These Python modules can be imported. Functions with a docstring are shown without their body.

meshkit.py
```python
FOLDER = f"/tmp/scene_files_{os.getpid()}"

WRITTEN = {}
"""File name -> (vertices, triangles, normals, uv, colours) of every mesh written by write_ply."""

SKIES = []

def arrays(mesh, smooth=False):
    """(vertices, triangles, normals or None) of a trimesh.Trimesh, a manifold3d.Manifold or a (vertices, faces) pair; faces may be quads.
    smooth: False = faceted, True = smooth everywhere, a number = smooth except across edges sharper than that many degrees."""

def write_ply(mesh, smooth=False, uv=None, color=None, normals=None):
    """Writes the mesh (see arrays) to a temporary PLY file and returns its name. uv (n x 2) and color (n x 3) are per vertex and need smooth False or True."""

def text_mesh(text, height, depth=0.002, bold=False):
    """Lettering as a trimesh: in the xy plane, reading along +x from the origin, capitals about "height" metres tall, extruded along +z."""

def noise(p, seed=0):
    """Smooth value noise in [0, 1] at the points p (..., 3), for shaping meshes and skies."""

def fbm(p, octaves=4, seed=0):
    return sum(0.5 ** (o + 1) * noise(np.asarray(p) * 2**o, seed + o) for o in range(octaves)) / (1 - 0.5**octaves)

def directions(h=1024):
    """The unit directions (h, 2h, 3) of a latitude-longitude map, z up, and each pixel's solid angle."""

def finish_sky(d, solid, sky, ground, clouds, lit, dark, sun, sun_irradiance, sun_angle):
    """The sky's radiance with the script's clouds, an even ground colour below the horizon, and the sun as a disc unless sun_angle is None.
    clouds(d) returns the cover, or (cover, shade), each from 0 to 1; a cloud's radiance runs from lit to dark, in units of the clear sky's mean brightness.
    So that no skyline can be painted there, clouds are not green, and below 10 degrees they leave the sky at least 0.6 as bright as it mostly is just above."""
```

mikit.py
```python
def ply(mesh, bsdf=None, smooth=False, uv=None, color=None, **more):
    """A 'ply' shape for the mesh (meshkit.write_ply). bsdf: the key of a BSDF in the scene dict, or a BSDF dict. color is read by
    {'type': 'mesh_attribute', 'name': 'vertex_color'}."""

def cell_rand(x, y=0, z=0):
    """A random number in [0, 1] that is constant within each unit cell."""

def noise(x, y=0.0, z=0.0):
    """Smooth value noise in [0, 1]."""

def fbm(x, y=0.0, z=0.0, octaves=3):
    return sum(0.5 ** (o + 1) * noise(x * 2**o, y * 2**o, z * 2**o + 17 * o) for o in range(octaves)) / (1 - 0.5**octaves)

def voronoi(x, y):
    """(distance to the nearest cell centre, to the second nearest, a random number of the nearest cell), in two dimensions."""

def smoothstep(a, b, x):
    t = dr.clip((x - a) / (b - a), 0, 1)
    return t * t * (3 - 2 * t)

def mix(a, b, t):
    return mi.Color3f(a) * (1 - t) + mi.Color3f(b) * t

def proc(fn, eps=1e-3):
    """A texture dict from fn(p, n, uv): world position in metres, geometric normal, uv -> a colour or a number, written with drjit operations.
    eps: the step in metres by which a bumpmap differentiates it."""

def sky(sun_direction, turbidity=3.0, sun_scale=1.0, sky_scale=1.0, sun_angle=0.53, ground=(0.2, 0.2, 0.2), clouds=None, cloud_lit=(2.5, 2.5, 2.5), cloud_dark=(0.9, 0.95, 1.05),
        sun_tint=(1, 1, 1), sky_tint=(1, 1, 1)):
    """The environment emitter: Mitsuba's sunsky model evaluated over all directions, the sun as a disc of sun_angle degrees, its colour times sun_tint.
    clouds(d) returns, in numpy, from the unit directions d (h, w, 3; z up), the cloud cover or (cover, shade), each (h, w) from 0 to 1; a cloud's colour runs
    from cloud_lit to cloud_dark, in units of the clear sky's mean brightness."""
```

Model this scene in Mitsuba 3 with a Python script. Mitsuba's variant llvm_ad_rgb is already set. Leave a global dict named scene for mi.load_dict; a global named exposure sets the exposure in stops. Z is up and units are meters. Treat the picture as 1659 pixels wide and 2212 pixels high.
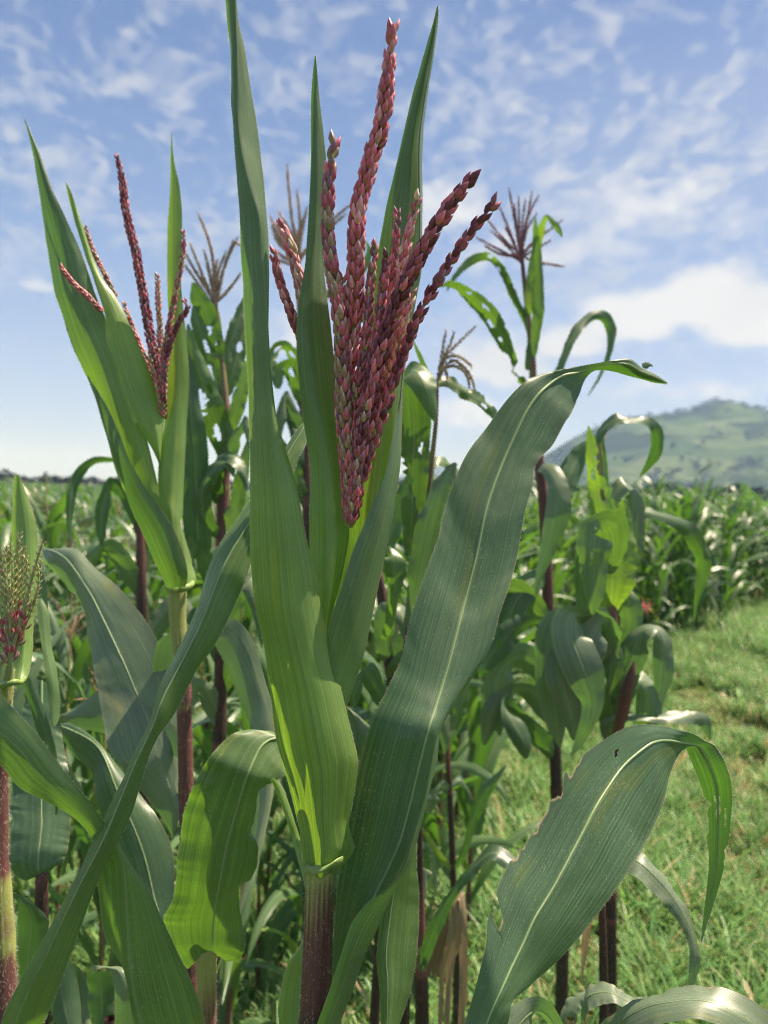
import math, numpy as np, trimesh, mitsuba as mi, drjit as dr, mikit, meshkit
from scipy.interpolate import Akima1DInterpolator, PchipInterpolator
T = mi.ScalarTransform4f
scene, labels = {}, {}

# ---------------------------------------------------------------- camera, sky, exposure
exposure = 2.78
EYE, F, CX, CY = np.array([0.0, 0.0, 1.65]), 1664.0, 829.5, 1106.0      # focal length and centre in the units of a 1659 x 2212 view
PITCH, ROLL = math.radians(-1.25), math.radians(2.3)
FWD = np.array([0, math.cos(PITCH), math.sin(PITCH)])
_r0, _u0 = np.array([1.0, 0, 0]), np.array([0, -math.sin(PITCH), math.cos(PITCH)])
RIGHT = math.cos(ROLL) * _r0 + math.sin(ROLL) * _u0
UP = -math.sin(ROLL) * _r0 + math.cos(ROLL) * _u0
def P(x, y, d):
    """The point seen at (x, y) of the view at distance d (metres along the camera's axis)."""
    x, y, d = np.broadcast_arrays(np.asarray(x, float), np.asarray(y, float), np.asarray(d, float))
    return EYE + ((x - CX) / F * d)[..., None] * RIGHT + ((CY - y) / F * d)[..., None] * UP + d[..., None] * FWD
def seen(p):
    q = np.asarray(p) - EYE
    d = q @ FWD
    return CX + F * (q @ RIGHT) / d, CY - F * (q @ UP) / d, d

scene['camera'] = {'type': 'thinlens', 'fov': 2 * math.degrees(math.atan(829.5 / F)), 'fov_axis': 'x', 'near_clip': 0.02, 'far_clip': 9000.0,
                   'aperture_radius': 0.0019, 'focus_distance': 0.61,
                   'to_world': T().look_at(origin=EYE.tolist(), target=(EYE + FWD).tolist(), up=UP.tolist())}
SUN = np.array([0.38, 0.20, 0.90])

def cloud_cover(d):
    """High ripples of altocumulus everywhere, a few cumulus heaps low down, a milky veil near the horizon."""
    x, y, z = d[..., 0], d[..., 1], d[..., 2]
    az, el = np.arctan2(x, y), np.arcsin(np.clip(z, -1, 1))
    q = np.stack([x / (z + 0.16), y / (z + 0.16), 0 * z], -1)
    warp = meshkit.fbm(q * 6.0 + 5, 3, 3) - 0.5
    qq = q + np.stack([warp, -warp, 0 * z], -1) * 0.10
    big = meshkit.fbm(q * np.array([2.2, 1.6, 1]) + np.array([3.1, 8.4, 0]), 2, 11)
    groups = meshkit.fbm(qq * np.array([9.0, 6.5, 1]) + 3, 3, 25)
    fine = meshkit.fbm(qq * np.array([36.0, 28.0, 1]), 4, 21)
    amount = np.clip((big - 0.5) * 2.0 + 0.55 + np.clip(az * 0.8, -0.16, 0.30), 0.05, 1.1)
    ripple = np.clip((fine * 0.62 + groups * 0.55 - 0.60 + 0.13 * amount) * 3.0, 0, 1)
    high = np.clip((el - 0.16) / 0.22, 0.0, 1)
    cover = (0.62 * ripple + 0.20 * np.clip(amount - 0.45, 0, 1)) * (0.35 + 0.65 * high)
    veil = np.exp(-np.clip(el, 0, 2) / 0.17)
    cover = cover + (1 - cover) * 0.60 * veil
    w = np.stack([az * 9, el * 13, 0 * z], -1)
    puff = meshkit.fbm(w, 5, 41) * 0.55 + meshkit.fbm(w * 3.1, 4, 43) * 0.45
    heap = np.zeros_like(az)
    for a, e, ra, re, k in HEAPS:
        dx, dy = (az - a) / ra, (el - e) / np.where(el > e, re, re * 0.6)
        heap = np.maximum(heap, k * np.clip(1.25 - np.sqrt(dx * dx + dy * dy), 0, 1))
    field = meshkit.fbm(np.stack([az * 2.6 + 40, el * 7, 0 * z], -1), 3, 51)
    heap = np.maximum(heap, np.clip((field - 0.55) * 3, 0, 0.6) * np.exp(-((el - 0.2) / 0.14) ** 2))
    c = np.clip((heap * 1.25 + (puff - 0.5) * 1.9 - 0.20) * 1.25, 0, 1)
    c = np.sin(c * 1.5708) ** 1.4 * 0.93
    below = np.clip((meshkit.fbm(w + np.array([0, 0.8, 0]), 4, 41) - 0.42) * 1.9, 0, 1)
    cover = np.maximum(cover, c)
    return cover, np.clip(0.45 * below * c + (0.30 + 0.70 * veil) * (1 - c), 0, 1)
def _azel(x, y):
    q = P(x, y, 1.0) - EYE
    return math.atan2(q[0], q[1]), math.asin(q[2] / np.linalg.norm(q))
HEAPS = [(*_azel(x, y), rx / F, ry / F, k) for x, y, rx, ry, k in
         [(1450, 425, 175, 120, 0.70), (1320, 530, 200, 110, 0.60), (1560, 480, 120, 90, 0.50), (1500, 665, 160, 105, 1.0), (1630, 690, 150, 105, 1.0), (1370, 705, 150, 75, 0.92), (1240, 745, 140, 55, 0.70), (1060, 800, 180, 80, 0.70), (950, 460, 130, 110, 0.66), (1060, 560, 150, 80, 0.48),
          (980, 900, 260, 80, 0.55), (1480, 850, 240, 50, 0.50), (490, 770, 120, 55, 0.45), (640, 740, 110, 80, 0.58), (80, 620, 60, 20, 0.3)]]
scene['sky'] = mikit.sky(SUN.tolist(), turbidity=3.0, ground=(0.10, 0.14, 0.07), clouds=cloud_cover, cloud_lit=(2.5, 2.5, 2.5), cloud_dark=(1.4, 1.52, 1.75), sky_tint=(0.59, 0.545, 0.625))

# ---------------------------------------------------------------- materials
def V(*c): return mi.Color3f(*c)
#            reflected             transmitted (both are halved by the blend)
TONES = [((0.078, 0.142, 0.076), (0.08, 0.22, 0.012)),      # 0 mature, blue green
         ((0.180, 0.290, 0.080), (0.30, 0.54, 0.022)),      # 1 young, yellow green
         ((0.110, 0.192, 0.072), (0.14, 0.31, 0.016)),      # 2 fresh green
         ((0.165, 0.220, 0.140), (0.10, 0.24, 0.030)),      # 3 pale waxy
         ((0.180, 0.270, 0.076), (0.32, 0.52, 0.024)),      # 4 yellowing
         ((0.330, 0.250, 0.150), (0.24, 0.17, 0.080)),      # 5 dry
         ((0.092, 0.165, 0.074), (0.12, 0.29, 0.020)),      # 6 field
         ((0.140, 0.212, 0.112), (0.15, 0.32, 0.026)),      # 7 field, lighter
         ((0.180, 0.290, 0.080), (0.30, 0.54, 0.022))]      # 8 flag leaf, blue green towards its tip
def pick(tone, k):
    c = V(*TONES[0][k])
    for i in range(1, len(TONES)):
        c = dr.select(tone > i - 0.5, V(*TONES[i][k]), c)
    return c
def leaf_uv(uv):
    tone = dr.floor(uv.x)
    return tone, (uv.x - tone - 0.01) / 0.98, uv.y
def veins(u, v):
    q = u * 30 + 0.9 * mikit.noise(u * 13, v * 0.6)
    line = mikit.smoothstep(0.80, 1.0, dr.cos(q * (2 * math.pi))) * (0.35 + 0.9 * mikit.noise(dr.floor(q + 0.5) * 3.7, v * 7))
    streak = mikit.noise(u * 46, v * 5) * 0.6 + mikit.noise(u * 110, v * 9) * 0.4
    mid = 1 - mikit.smoothstep(0.010, 0.034, dr.abs(u - 0.5))
    return line, streak, mid
def aged(c, tone, v, k):
    old = 1 - mikit.smoothstep(0.16, 0.46, v)
    return dr.select(tone > 7.5, mikit.mix(c, V(*TONES[0][k]), old * 0.9), c)
def leaf_refl(p, n, uv):
    tone, u, v = leaf_uv(uv)
    line, streak, mid = veins(u, v)
    blot = mikit.fbm(p.x * 22, p.y * 22, p.z * 14, 3)
    c = aged(pick(tone, 0), tone, v, 0) * (0.72 + 0.56 * blot) * (0.80 + 0.40 * streak)
    c = c * (1 + 0.9 * line)
    c = mikit.mix(c, V(0.26, 0.34, 0.20), mid * dr.select(((tone > 0.5) & (tone < 1.5)) | (tone > 7.5), 0.12, 0.68))
    f1, f2, r = mikit.voronoi(u * 34, v * 230)
    c = mikit.mix(c, V(0.50, 0.52, 0.32), dr.select((f1 < 0.13) & (r > 0.88), 0.55, 0.0))
    fuzz = mikit.smoothstep(0.74, 0.95, mikit.noise(u * 150, v * 620)) * mikit.noise(u * 9, v * 12)
    c = mikit.mix(c, V(0.42, 0.46, 0.36), fuzz * 0.5)
    stain = mikit.smoothstep(0.66, 0.80, mikit.fbm(u * 6 + 3, v * 16, tone, 3))
    c = mikit.mix(c, c * V(1.35, 1.12, 0.80), stain)
    edge = mikit.smoothstep(0.488, 0.497, dr.abs(u - 0.5))
    c = mikit.mix(c, V(0.34, 0.27, 0.20), edge * 0.6)
    return mikit.mix(c, V(0.46, 0.36, 0.20), mikit.smoothstep(0.5005, 0.504, dr.abs(u - 0.5)) * 0.95)
def leaf_trans(p, n, uv):
    tone, u, v = leaf_uv(uv)
    line, streak, mid = veins(u, v)
    blot = mikit.fbm(p.x * 22, p.y * 22, p.z * 14, 3)
    c = aged(pick(tone, 1), tone, v, 1) * (0.72 + 0.56 * blot) * (0.62 + 0.76 * streak)
    return c * (1 - 0.22 * line) * (1 - 0.30 * mid)
def leaf_bump(p, n, uv):
    tone, u, v = leaf_uv(uv)
    return 0.5 + 0.32 * dr.cos(u * (2 * math.pi * 30)) + 0.9 * (mikit.noise(u * 16, v * 40) - 0.5) * mikit.noise(u * 5, v * 9)
def leaf_rough(p, n, uv):
    return 0.28 + 0.24 * mikit.fbm(p.x * 40, p.y * 40, p.z * 40, 2)
def thin(color, **k): return {'type': 'principledthin', 'base_color': color, **k}
def leafy(refl, trans, rough, gloss=0.75):
    return {'type': 'blendbsdf', 'weight': 0.38, 'a': {'type': 'twosided', 'nested': {'type': 'principled', 'base_color': refl, 'roughness': rough, 'specular': gloss, 'sheen': 0.5}}, 'b': thin(trans, diff_trans=2.0, roughness=0.9, eta=1.01)}
scene['leaf_material'] = {'type': 'bumpmap', 'scale': 0.00016, 'tex': mikit.proc(leaf_bump, eps=0.0006), 'nested': leafy(mikit.proc(leaf_refl), mikit.proc(leaf_trans), mikit.proc(leaf_rough))}
def far_refl(p, n, uv):
    tone, u, v = leaf_uv(uv)
    mid = 1 - mikit.smoothstep(0.015, 0.05, dr.abs(u - 0.5))
    b = mikit.fbm(p.x * 7, p.y * 7, p.z * 7, 2)
    c = pick(tone, 0) * (0.65 + 0.7 * b) * (0.85 + 0.3 * mikit.noise(u * 26, v * 5))
    return mikit.mix(c, V(0.30, 0.38, 0.18), mid * 0.7)
def far_trans(p, n, uv):
    tone, u, v = leaf_uv(uv)
    return pick(tone, 1) * (0.65 + 0.7 * mikit.fbm(p.x * 7, p.y * 7, p.z * 7, 2)) * (0.75 + 0.5 * mikit.noise(u * 26, v * 5))
scene['far_leaf_material'] = leafy(mikit.proc(far_refl), mikit.proc(far_trans), 0.39, 0.7)
def stalk_color(p, n, uv):
    g = uv.y
    s = mikit.noise(uv.x * 34, p.z * 9) * 0.6 + mikit.noise(uv.x * 90, p.z * 22) * 0.4
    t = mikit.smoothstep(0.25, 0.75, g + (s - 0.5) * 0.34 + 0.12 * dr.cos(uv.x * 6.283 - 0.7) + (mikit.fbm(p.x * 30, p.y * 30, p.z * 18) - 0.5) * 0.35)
    c = mikit.mix(mikit.mix(V(0.026, 0.016, 0.016), V(0.125, 0.048, 0.046), mikit.smoothstep(-0.25, 0.14, g)), V(0.270, 0.300, 0.090), t)
    f1, f2, r = mikit.voronoi(uv.x * 26, p.z * 240)
    return mikit.mix(c * (0.75 + 0.5 * s), V(0.55, 0.45, 0.38), dr.select((f1 < 0.16) & (r > 0.85), 0.7, 0.0))
def stalk_bump(p, n, uv): return mikit.noise(uv.x * 60, p.z * 6)
scene['stalk_material'] = {'type': 'bumpmap', 'scale': 0.00008, 'tex': mikit.proc(stalk_bump, eps=0.0005), 'nested': {'type': 'twosided', 'nested': {'type': 'principled', 'base_color': mikit.proc(stalk_color), 'roughness': 0.48, 'specular': 0.5, 'sheen': 0.4}}}
VC = {'type': 'mesh_attribute', 'name': 'vertex_color'}
scene['spikelet_material'] = {'type': 'twosided', 'nested': {'type': 'principled', 'base_color': VC, 'roughness': 0.42, 'specular': 0.5}}
scene['soft_material'] = {'type': 'blendbsdf', 'weight': 0.4, 'a': {'type': 'twosided', 'nested': {'type': 'principled', 'base_color': VC, 'roughness': 0.45, 'specular': 0.5}}, 'b': thin(VC, diff_trans=2.0, roughness=0.9, eta=1.01)}
scene['midrib_material'] = {'type': 'twosided', 'nested': {'type': 'principled', 'base_color': {'type': 'rgb', 'value': [0.22, 0.32, 0.14]}, 'roughness': 0.4, 'specular': 0.5}}
scene['collar_material'] = {'type': 'twosided', 'nested': {'type': 'principled', 'base_color': {'type': 'rgb', 'value': [0.19, 0.28, 0.075]}, 'roughness': 0.5, 'specular': 0.5}}
scene['hair_material'] = thin({'type': 'rgb', 'value': [0.75, 0.80, 0.70]}, diff_trans=1.0, roughness=0.5)
def ground_color(p, n, uv):
    far = mikit.smoothstep(40.0, 120.0, dr.sqrt(p.x * p.x + p.y * p.y))
    a = mikit.fbm(p.x * 2.2, p.y * 2.2, 0.0, 4)
    b = mikit.fbm(p.x * 19, p.y * 19, 3.0, 3)
    near = mikit.mix(V(0.050, 0.080, 0.024), V(0.115, 0.098, 0.052), mikit.smoothstep(0.52, 0.72, a * 0.6 + b * 0.4)) * (0.6 + 0.8 * b)
    away = mikit.mix(V(0.05, 0.085, 0.03), V(0.10, 0.12, 0.045), mikit.fbm(p.x * 0.02, p.y * 0.02, 5.0, 4))
    return mikit.mix(near, away, far)
scene['ground_material'] = {'type': 'diffuse', 'reflectance': mikit.proc(ground_color)}
def hill_color(p, n, uv):
    fx, fy = p.x * 0.016 + 1.3 * mikit.fbm(p.x * 0.008, p.y * 0.008), p.z * 0.055 + p.y * 0.006
    f1, f2, r = mikit.voronoi(fx, fy)
    c = mikit.mix(V(0.036, 0.074, 0.028), V(0.090, 0.125, 0.050), r)
    wood = mikit.smoothstep(0.50, 0.62, mikit.fbm(p.x * 0.021 + 7, p.z * 0.05, p.y * 0.01, 4) + 0.0022 * (p.z - 45))
    c = mikit.mix(c, V(0.018, 0.034, 0.018), wood)
    hedge = 1 - mikit.smoothstep(0.03, 0.10, f2 - f1)
    return mikit.mix(c, V(0.032, 0.055, 0.024), hedge * 0.55) * (0.75 + 0.5 * mikit.fbm(p.x * 0.15, p.y * 0.15, p.z * 0.15, 3))
scene['hill_material'] = {'type': 'diffuse', 'reflectance': mikit.proc(hill_color)}

# ---------------------------------------------------------------- names
def numbered(name):
    if name not in scene and name not in labels: return name
    i = 1
    while f'{name}_{i:03d}' in scene or f'{name}_{i:03d}' in labels: i += 1
    return f'{name}_{i:03d}'
_n = {}
def sub(parent, name):
    k = f'{parent}__{name}'
    i = _n.get(k, -1) + 1
    _n[k] = i
    return k if i == 0 else f'{k}_{i:03d}'
def thing(name, label, category, group=None, kind=None):
    key = numbered(name)
    labels[key] = {'label': label, 'category': category}
    if group: labels[key]['group'] = group
    if kind: labels[key]['kind'] = kind
    return key
# ---------------------------------------------------------------- shape helpers
def unit(v): return v / np.maximum(np.linalg.norm(v, axis=-1, keepdims=True), 1e-12)
def curve(t, pts, s):
    return (Akima1DInterpolator(t, pts, axis=0) if len(t) > 3 else PchipInterpolator(t, pts, axis=0))(s)
def sheet(L, M, R, nv=90, nu=12, crease=0.35, wave=0.002, waves=9.0, seed=0, tone=0, bites=(), holes=(), ragged=0.0, crinkle=0.0004):
    """A leaf blade through the left edge, midrib and right edge points: vertices, faces, uv, and the midrib line."""
    L, M, R = map(np.asarray, (L, M, R))
    step = np.linalg.norm(np.diff(L, axis=0), axis=1) + np.linalg.norm(np.diff(M, axis=0), axis=1) + np.linalg.norm(np.diff(R, axis=0), axis=1)
    t = np.concatenate([[0], np.cumsum(step / 3 + 1e-6)])
    s = np.linspace(0, t[-1], nv + 1)
    l, m, r = curve(t, L, s), curve(t, M, s), curve(t, R, s)
    vn = s / t[-1]
    uL, uR = np.zeros(nv + 1), np.ones(nv + 1)
    for side, a, b, depth in bites:                      # eaten stretches of the margins
        k = np.clip((vn - a) / (b - a), 0, 1)
        prof = np.minimum(np.minimum(k, 1 - k) * 6, 1)
        n = meshkit.noise(np.stack([vn * nv * 0.55, vn * 0 + seed, vn * 0 + side], -1), seed)
        cut = depth * prof * (0.15 + 1.3 * n)
        if side < 0: uL = np.maximum(uL, cut)
        else: uR = np.minimum(uR, 1 - cut)
    if ragged:
        for side in (0, 1):
            n = meshkit.fbm(np.stack([vn * 40, vn * 0 + seed, vn * 0 + side], -1), 3, seed + side)
            cut = ragged * np.clip(n - 0.5, 0, 1) * 3
            if side == 0: uL = np.maximum(uL, cut)
            else: uR = np.minimum(uR, 1 - cut)
    g = np.linspace(0, 1, nu + 1); g[1] *= 0.45; g[-2] = 1 - g[1]
    u = uL[:, None] + (uR - uL)[:, None] * g[None]
    U = u[..., None]
    quad = l[:, None] * ((1 - U) * (1 - 2 * U)) + m[:, None] * (4 * U * (1 - U)) + r[:, None] * (U * (2 * U - 1))
    lin = np.where(U < 0.5, l[:, None] + (m - l)[:, None] * (2 * U), m[:, None] + (r - m)[:, None] * (2 * U - 1))
    v = quad * (1 - crease) + lin * crease
    nrm = unit(np.cross(np.gradient(v, axis=0), np.gradient(v, axis=1) + 1e-9))
    width = np.linalg.norm(r - m, axis=1) + np.linalg.norm(m - l, axis=1)
    e = np.abs(2 * u - 1) ** 2.2
    ph = np.where(u < 0.5, 0.0, 31.7)
    w = meshkit.noise(np.stack([vn[:, None] * waves + ph, ph * 0 + seed * 7.3, ph * 0], -1), seed) - 0.5
    w2 = meshkit.noise(np.stack([vn[:, None] * waves * 3.7 + ph, ph * 0 + seed * 3.3, ph * 0 + 4], -1), seed + 1) - 0.5
    fade = np.minimum(1, width / 0.03)[:, None]
    v = v + nrm * ((w * 2 + 0.6 * w2) * wave * e * fade)[..., None]
    if crinkle:
        c = meshkit.fbm(np.stack([u * 7 + seed, vn[:, None] * t[-1] * 26 + u * 0, u * 0], -1), 3, seed + 5) - 0.5
        v = v + nrm * (c * 2 * crinkle * fade)[..., None]
    ut = u.copy(); ut[:, 0] = 0; ut[:, -1] = 1
    ut[:, 0] = np.where(uL > 0.01, -0.008, 0); ut[:, 1] = np.where(uL > 0.01, -0.002, ut[:, 1]); ut[:, -1] = np.where(uR < 0.99, 1.008, 1); ut[:, -2] = np.where(uR < 0.99, 1.002, ut[:, -2])
    uv = np.stack([tone + 0.01 + 0.98 * ut, s[:, None] + u * 0], -1)
    i, j = np.meshgrid(np.arange(nv), np.arange(nu), indexing='ij')
    a = i * (nu + 1) + j
    f = np.stack([a, a + 1, a + nu + 2, a + nu + 1], -1).reshape(-1, 4)
    if len(holes):
        uc = (u[:-1, :-1] + u[1:, 1:]).reshape(-1) / 2
        vc = np.repeat((vn[:-1] + vn[1:]) / 2, nu)
        keep = np.ones(len(f), bool)
        nz = meshkit.noise(np.stack([uc * 22, vc * 60, uc * 0 + seed], -1), seed) - 0.5
        for hu, hv, ru, rv in holes:
            keep &= (((uc - hu) / ru) ** 2 + ((vc - hv) / rv) ** 2) > 1 + 1.5 * nz
        f = f[keep]
    f = np.vstack([f[:, [0, 1, 2]], f[:, [0, 2, 3]]])
    return v.reshape(-1, 3), f, uv.reshape(-1, 2), m, width
def joined(parts):
    v, f, uv, at = [], [], [], 0
    for p in parts:
        v.append(p[0]); f.append(p[1] + at); uv.append(p[2]); at += len(p[0])
    return np.vstack(v), np.vstack(f), np.vstack(uv)
def rows3(rows):
    """Rows (left x, y, right x, y, midrib as a fraction or a point, distance, and how many cm farther the left and right margins lie)."""
    L, M, R = [], [], []
    for lx, ly, rx, ry, m, d, a, b in rows:
        mx, my = m if isinstance(m, tuple) else (lx + m * (rx - lx), ly + m * (ry - ly))
        L.append(P(lx, ly, d + a / 100)); M.append(P(mx, my, d)); R.append(P(rx, ry, d + b / 100))
    return L, M, R
def path3(path, fold=0.12):
    """Rows along a midrib path (x, y, distance, width in view units, roll in degrees; 0 shows the blade's face, 90 its edge)."""
    c = np.array([P(x, y, d) for x, y, d, w, r in path])
    t = unit(np.gradient(c, axis=0))
    L, M, R = [], [], []
    for k, (x, y, d, w, r) in enumerate(path):
        ray = unit(c[k] - EYE)
        side = unit(np.cross(t[k], ray))
        away = unit(np.cross(side, t[k]))
        a = math.radians(r)
        s = side * math.cos(a) + away * math.sin(a)
        nn = unit(np.cross(t[k], s))
        h = w * d / F / 2
        L.append(c[k] - s * h); M.append(c[k] + nn * h * fold * 2); R.append(c[k] + s * h)
    return L, M, R
def tube(pts, radii, g=None, sides=14, n=None, flat=1.0):
    """A tapering tube; uv = (round, g)."""
    pts, radii = np.asarray(pts, float), np.asarray(radii, float)
    g = np.zeros(len(pts)) if g is None else np.asarray(g, float)
    if n:
        t = np.concatenate([[0], np.cumsum(np.linalg.norm(np.diff(pts, axis=0), axis=1) + 1e-9)])
        s = np.linspace(0, t[-1], n)
        pts, radii, g = curve(t, pts, s), np.interp(s, t, radii), np.interp(s, t, g)
    tan = unit(np.gradient(pts, axis=0))
    ref = np.array([0.0, -1, 0]) if abs(tan[0][1]) < 0.9 else np.array([1.0, 0, 0])
    a = unit(np.cross(tan, ref)); b = np.cross(tan, a)
    ang = np.linspace(0, 2 * math.pi, sides + 1)
    v = pts[:, None] + radii[:, None, None] * (np.cos(ang)[None, :, None] * a[:, None] + flat * np.sin(ang)[None, :, None] * b[:, None])
    uv = np.stack([np.broadcast_to(ang / (2 * math.pi), v.shape[:2]), np.broadcast_to(g[:, None], v.shape[:2])], -1)
    i, j = np.meshgrid(np.arange(len(pts) - 1), np.arange(sides), indexing='ij')
    q = i * (sides + 1) + j
    f = np.stack([q, q + 1, q + sides + 2, q + sides + 1], -1).reshape(-1, 4)
    return v.reshape(-1, 3), np.vstack([f[:, [0, 1, 2]], f[:, [0, 2, 3]]]), uv.reshape(-1, 2)
def put(key, part, material, smooth=True):
    scene[key] = mikit.ply((part[0], part[1]), material, smooth=smooth, uv=part[2] if len(part) > 2 else None)
    return key
def hairs(points, dirs, length, rng, width=0.00007):
    """Fine hairs: one slim triangle each."""
    n = len(points)
    d = unit(dirs + rng.normal(0, 0.35, (n, 3)))
    side = unit(np.cross(d, rng.normal(0, 1, (n, 3)))) * width
    ln = (length * rng.uniform(0.4, 1.25, n))[:, None]
    v = np.stack([points - side, points + side, points + d * ln + np.array([0, 0, -0.15]) * ln], 1).reshape(-1, 3)
    return v, np.arange(3 * n).reshape(-1, 3)
def surface_points(part, n, rng):
    v, f = part[0], part[1]
    a, b, c = v[f[:, 0]], v[f[:, 1]], v[f[:, 2]]
    cr = np.cross(b - a, c - a); ar = np.linalg.norm(cr, axis=1)
    k = rng.choice(len(f), n, p=ar / ar.sum())
    r = rng.random((n, 2)); r = np.where(r.sum(1, keepdims=True) > 1, 1 - r, r)
    return a[k] + (b - a)[k] * r[:, :1] + (c - a)[k] * r[:, 1:], unit(cr[k])

# spikelets: a small pointed husk with ridges, 48 triangles
def spikelet_shape():
    z = np.array([0, 0.14, 0.42, 0.74, 1.0]); r = np.array([0.18, 0.42, 0.50, 0.27, 0.012])
    a = np.arange(6) * math.pi / 3
    ridge = np.where(np.arange(6) % 2 == 0, 1.0, 0.88)
    v = np.stack([r[:, None] * ridge * np.cos(a), 0.90 * r[:, None] * ridge * np.sin(a) , np.broadcast_to(z[:, None], (5, 6))], -1)
    v[:, :, 1] += (0.12 * np.sin(z * math.pi) + 0.07 * z ** 3)[:, None]
    i, j = np.meshgrid(np.arange(4), np.arange(6), indexing='ij')
    q, q1 = i * 6 + j, i * 6 + (j + 1) % 6
    f = np.stack([q, q1, q1 + 6, q + 6], -1).reshape(-1, 4)
    return v.reshape(-1, 3), np.vstack([f[:, [0, 1, 2]], f[:, [0, 2, 3]]])
SPV, SPF = spikelet_shape()
HUES = {'wine': ((0.44, 0.070, 0.112), (0.36, 0.17, 0.12), (0.64, 0.31, 0.33)), 'dark': ((0.14, 0.018, 0.040), (0.16, 0.05, 0.06), (0.30, 0.10, 0.12)),
        'pink': ((0.70, 0.240, 0.275), (0.62, 0.40, 0.29), (0.80, 0.58, 0.56)), 'olive': ((0.31, 0.180, 0.120), (0.38, 0.33, 0.15), (0.66, 0.55, 0.42)),
        'cream': ((0.64, 0.44, 0.32), (0.52, 0.48, 0.26), (0.78, 0.68, 0.55)), 'red': ((0.62, 0.115, 0.160), (0.48, 0.22, 0.15), (0.74, 0.38, 0.39)),
        'tan': ((0.48, 0.31, 0.16), (0.34, 0.30, 0.13), (0.60, 0.46, 0.30)), 'straw': ((0.58, 0.58, 0.27), (0.44, 0.50, 0.18), (0.64, 0.58, 0.36)), 'plum': ((0.24, 0.075, 0.120), (0.22, 0.14, 0.12), (0.46, 0.26, 0.29))}
def spikelet_color(hue, rng, n=1):
    m, b, t = (np.array(c) for c in HUES[hue])
    z = SPV[:, 2][None, :, None]
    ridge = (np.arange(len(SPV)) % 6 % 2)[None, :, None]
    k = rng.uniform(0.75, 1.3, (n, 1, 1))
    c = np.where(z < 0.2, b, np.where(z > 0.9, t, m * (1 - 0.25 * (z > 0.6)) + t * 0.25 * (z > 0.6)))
    return np.clip(c * k * np.where(ridge == 0, 1.18, 0.72), 0, 0.9)
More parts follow.
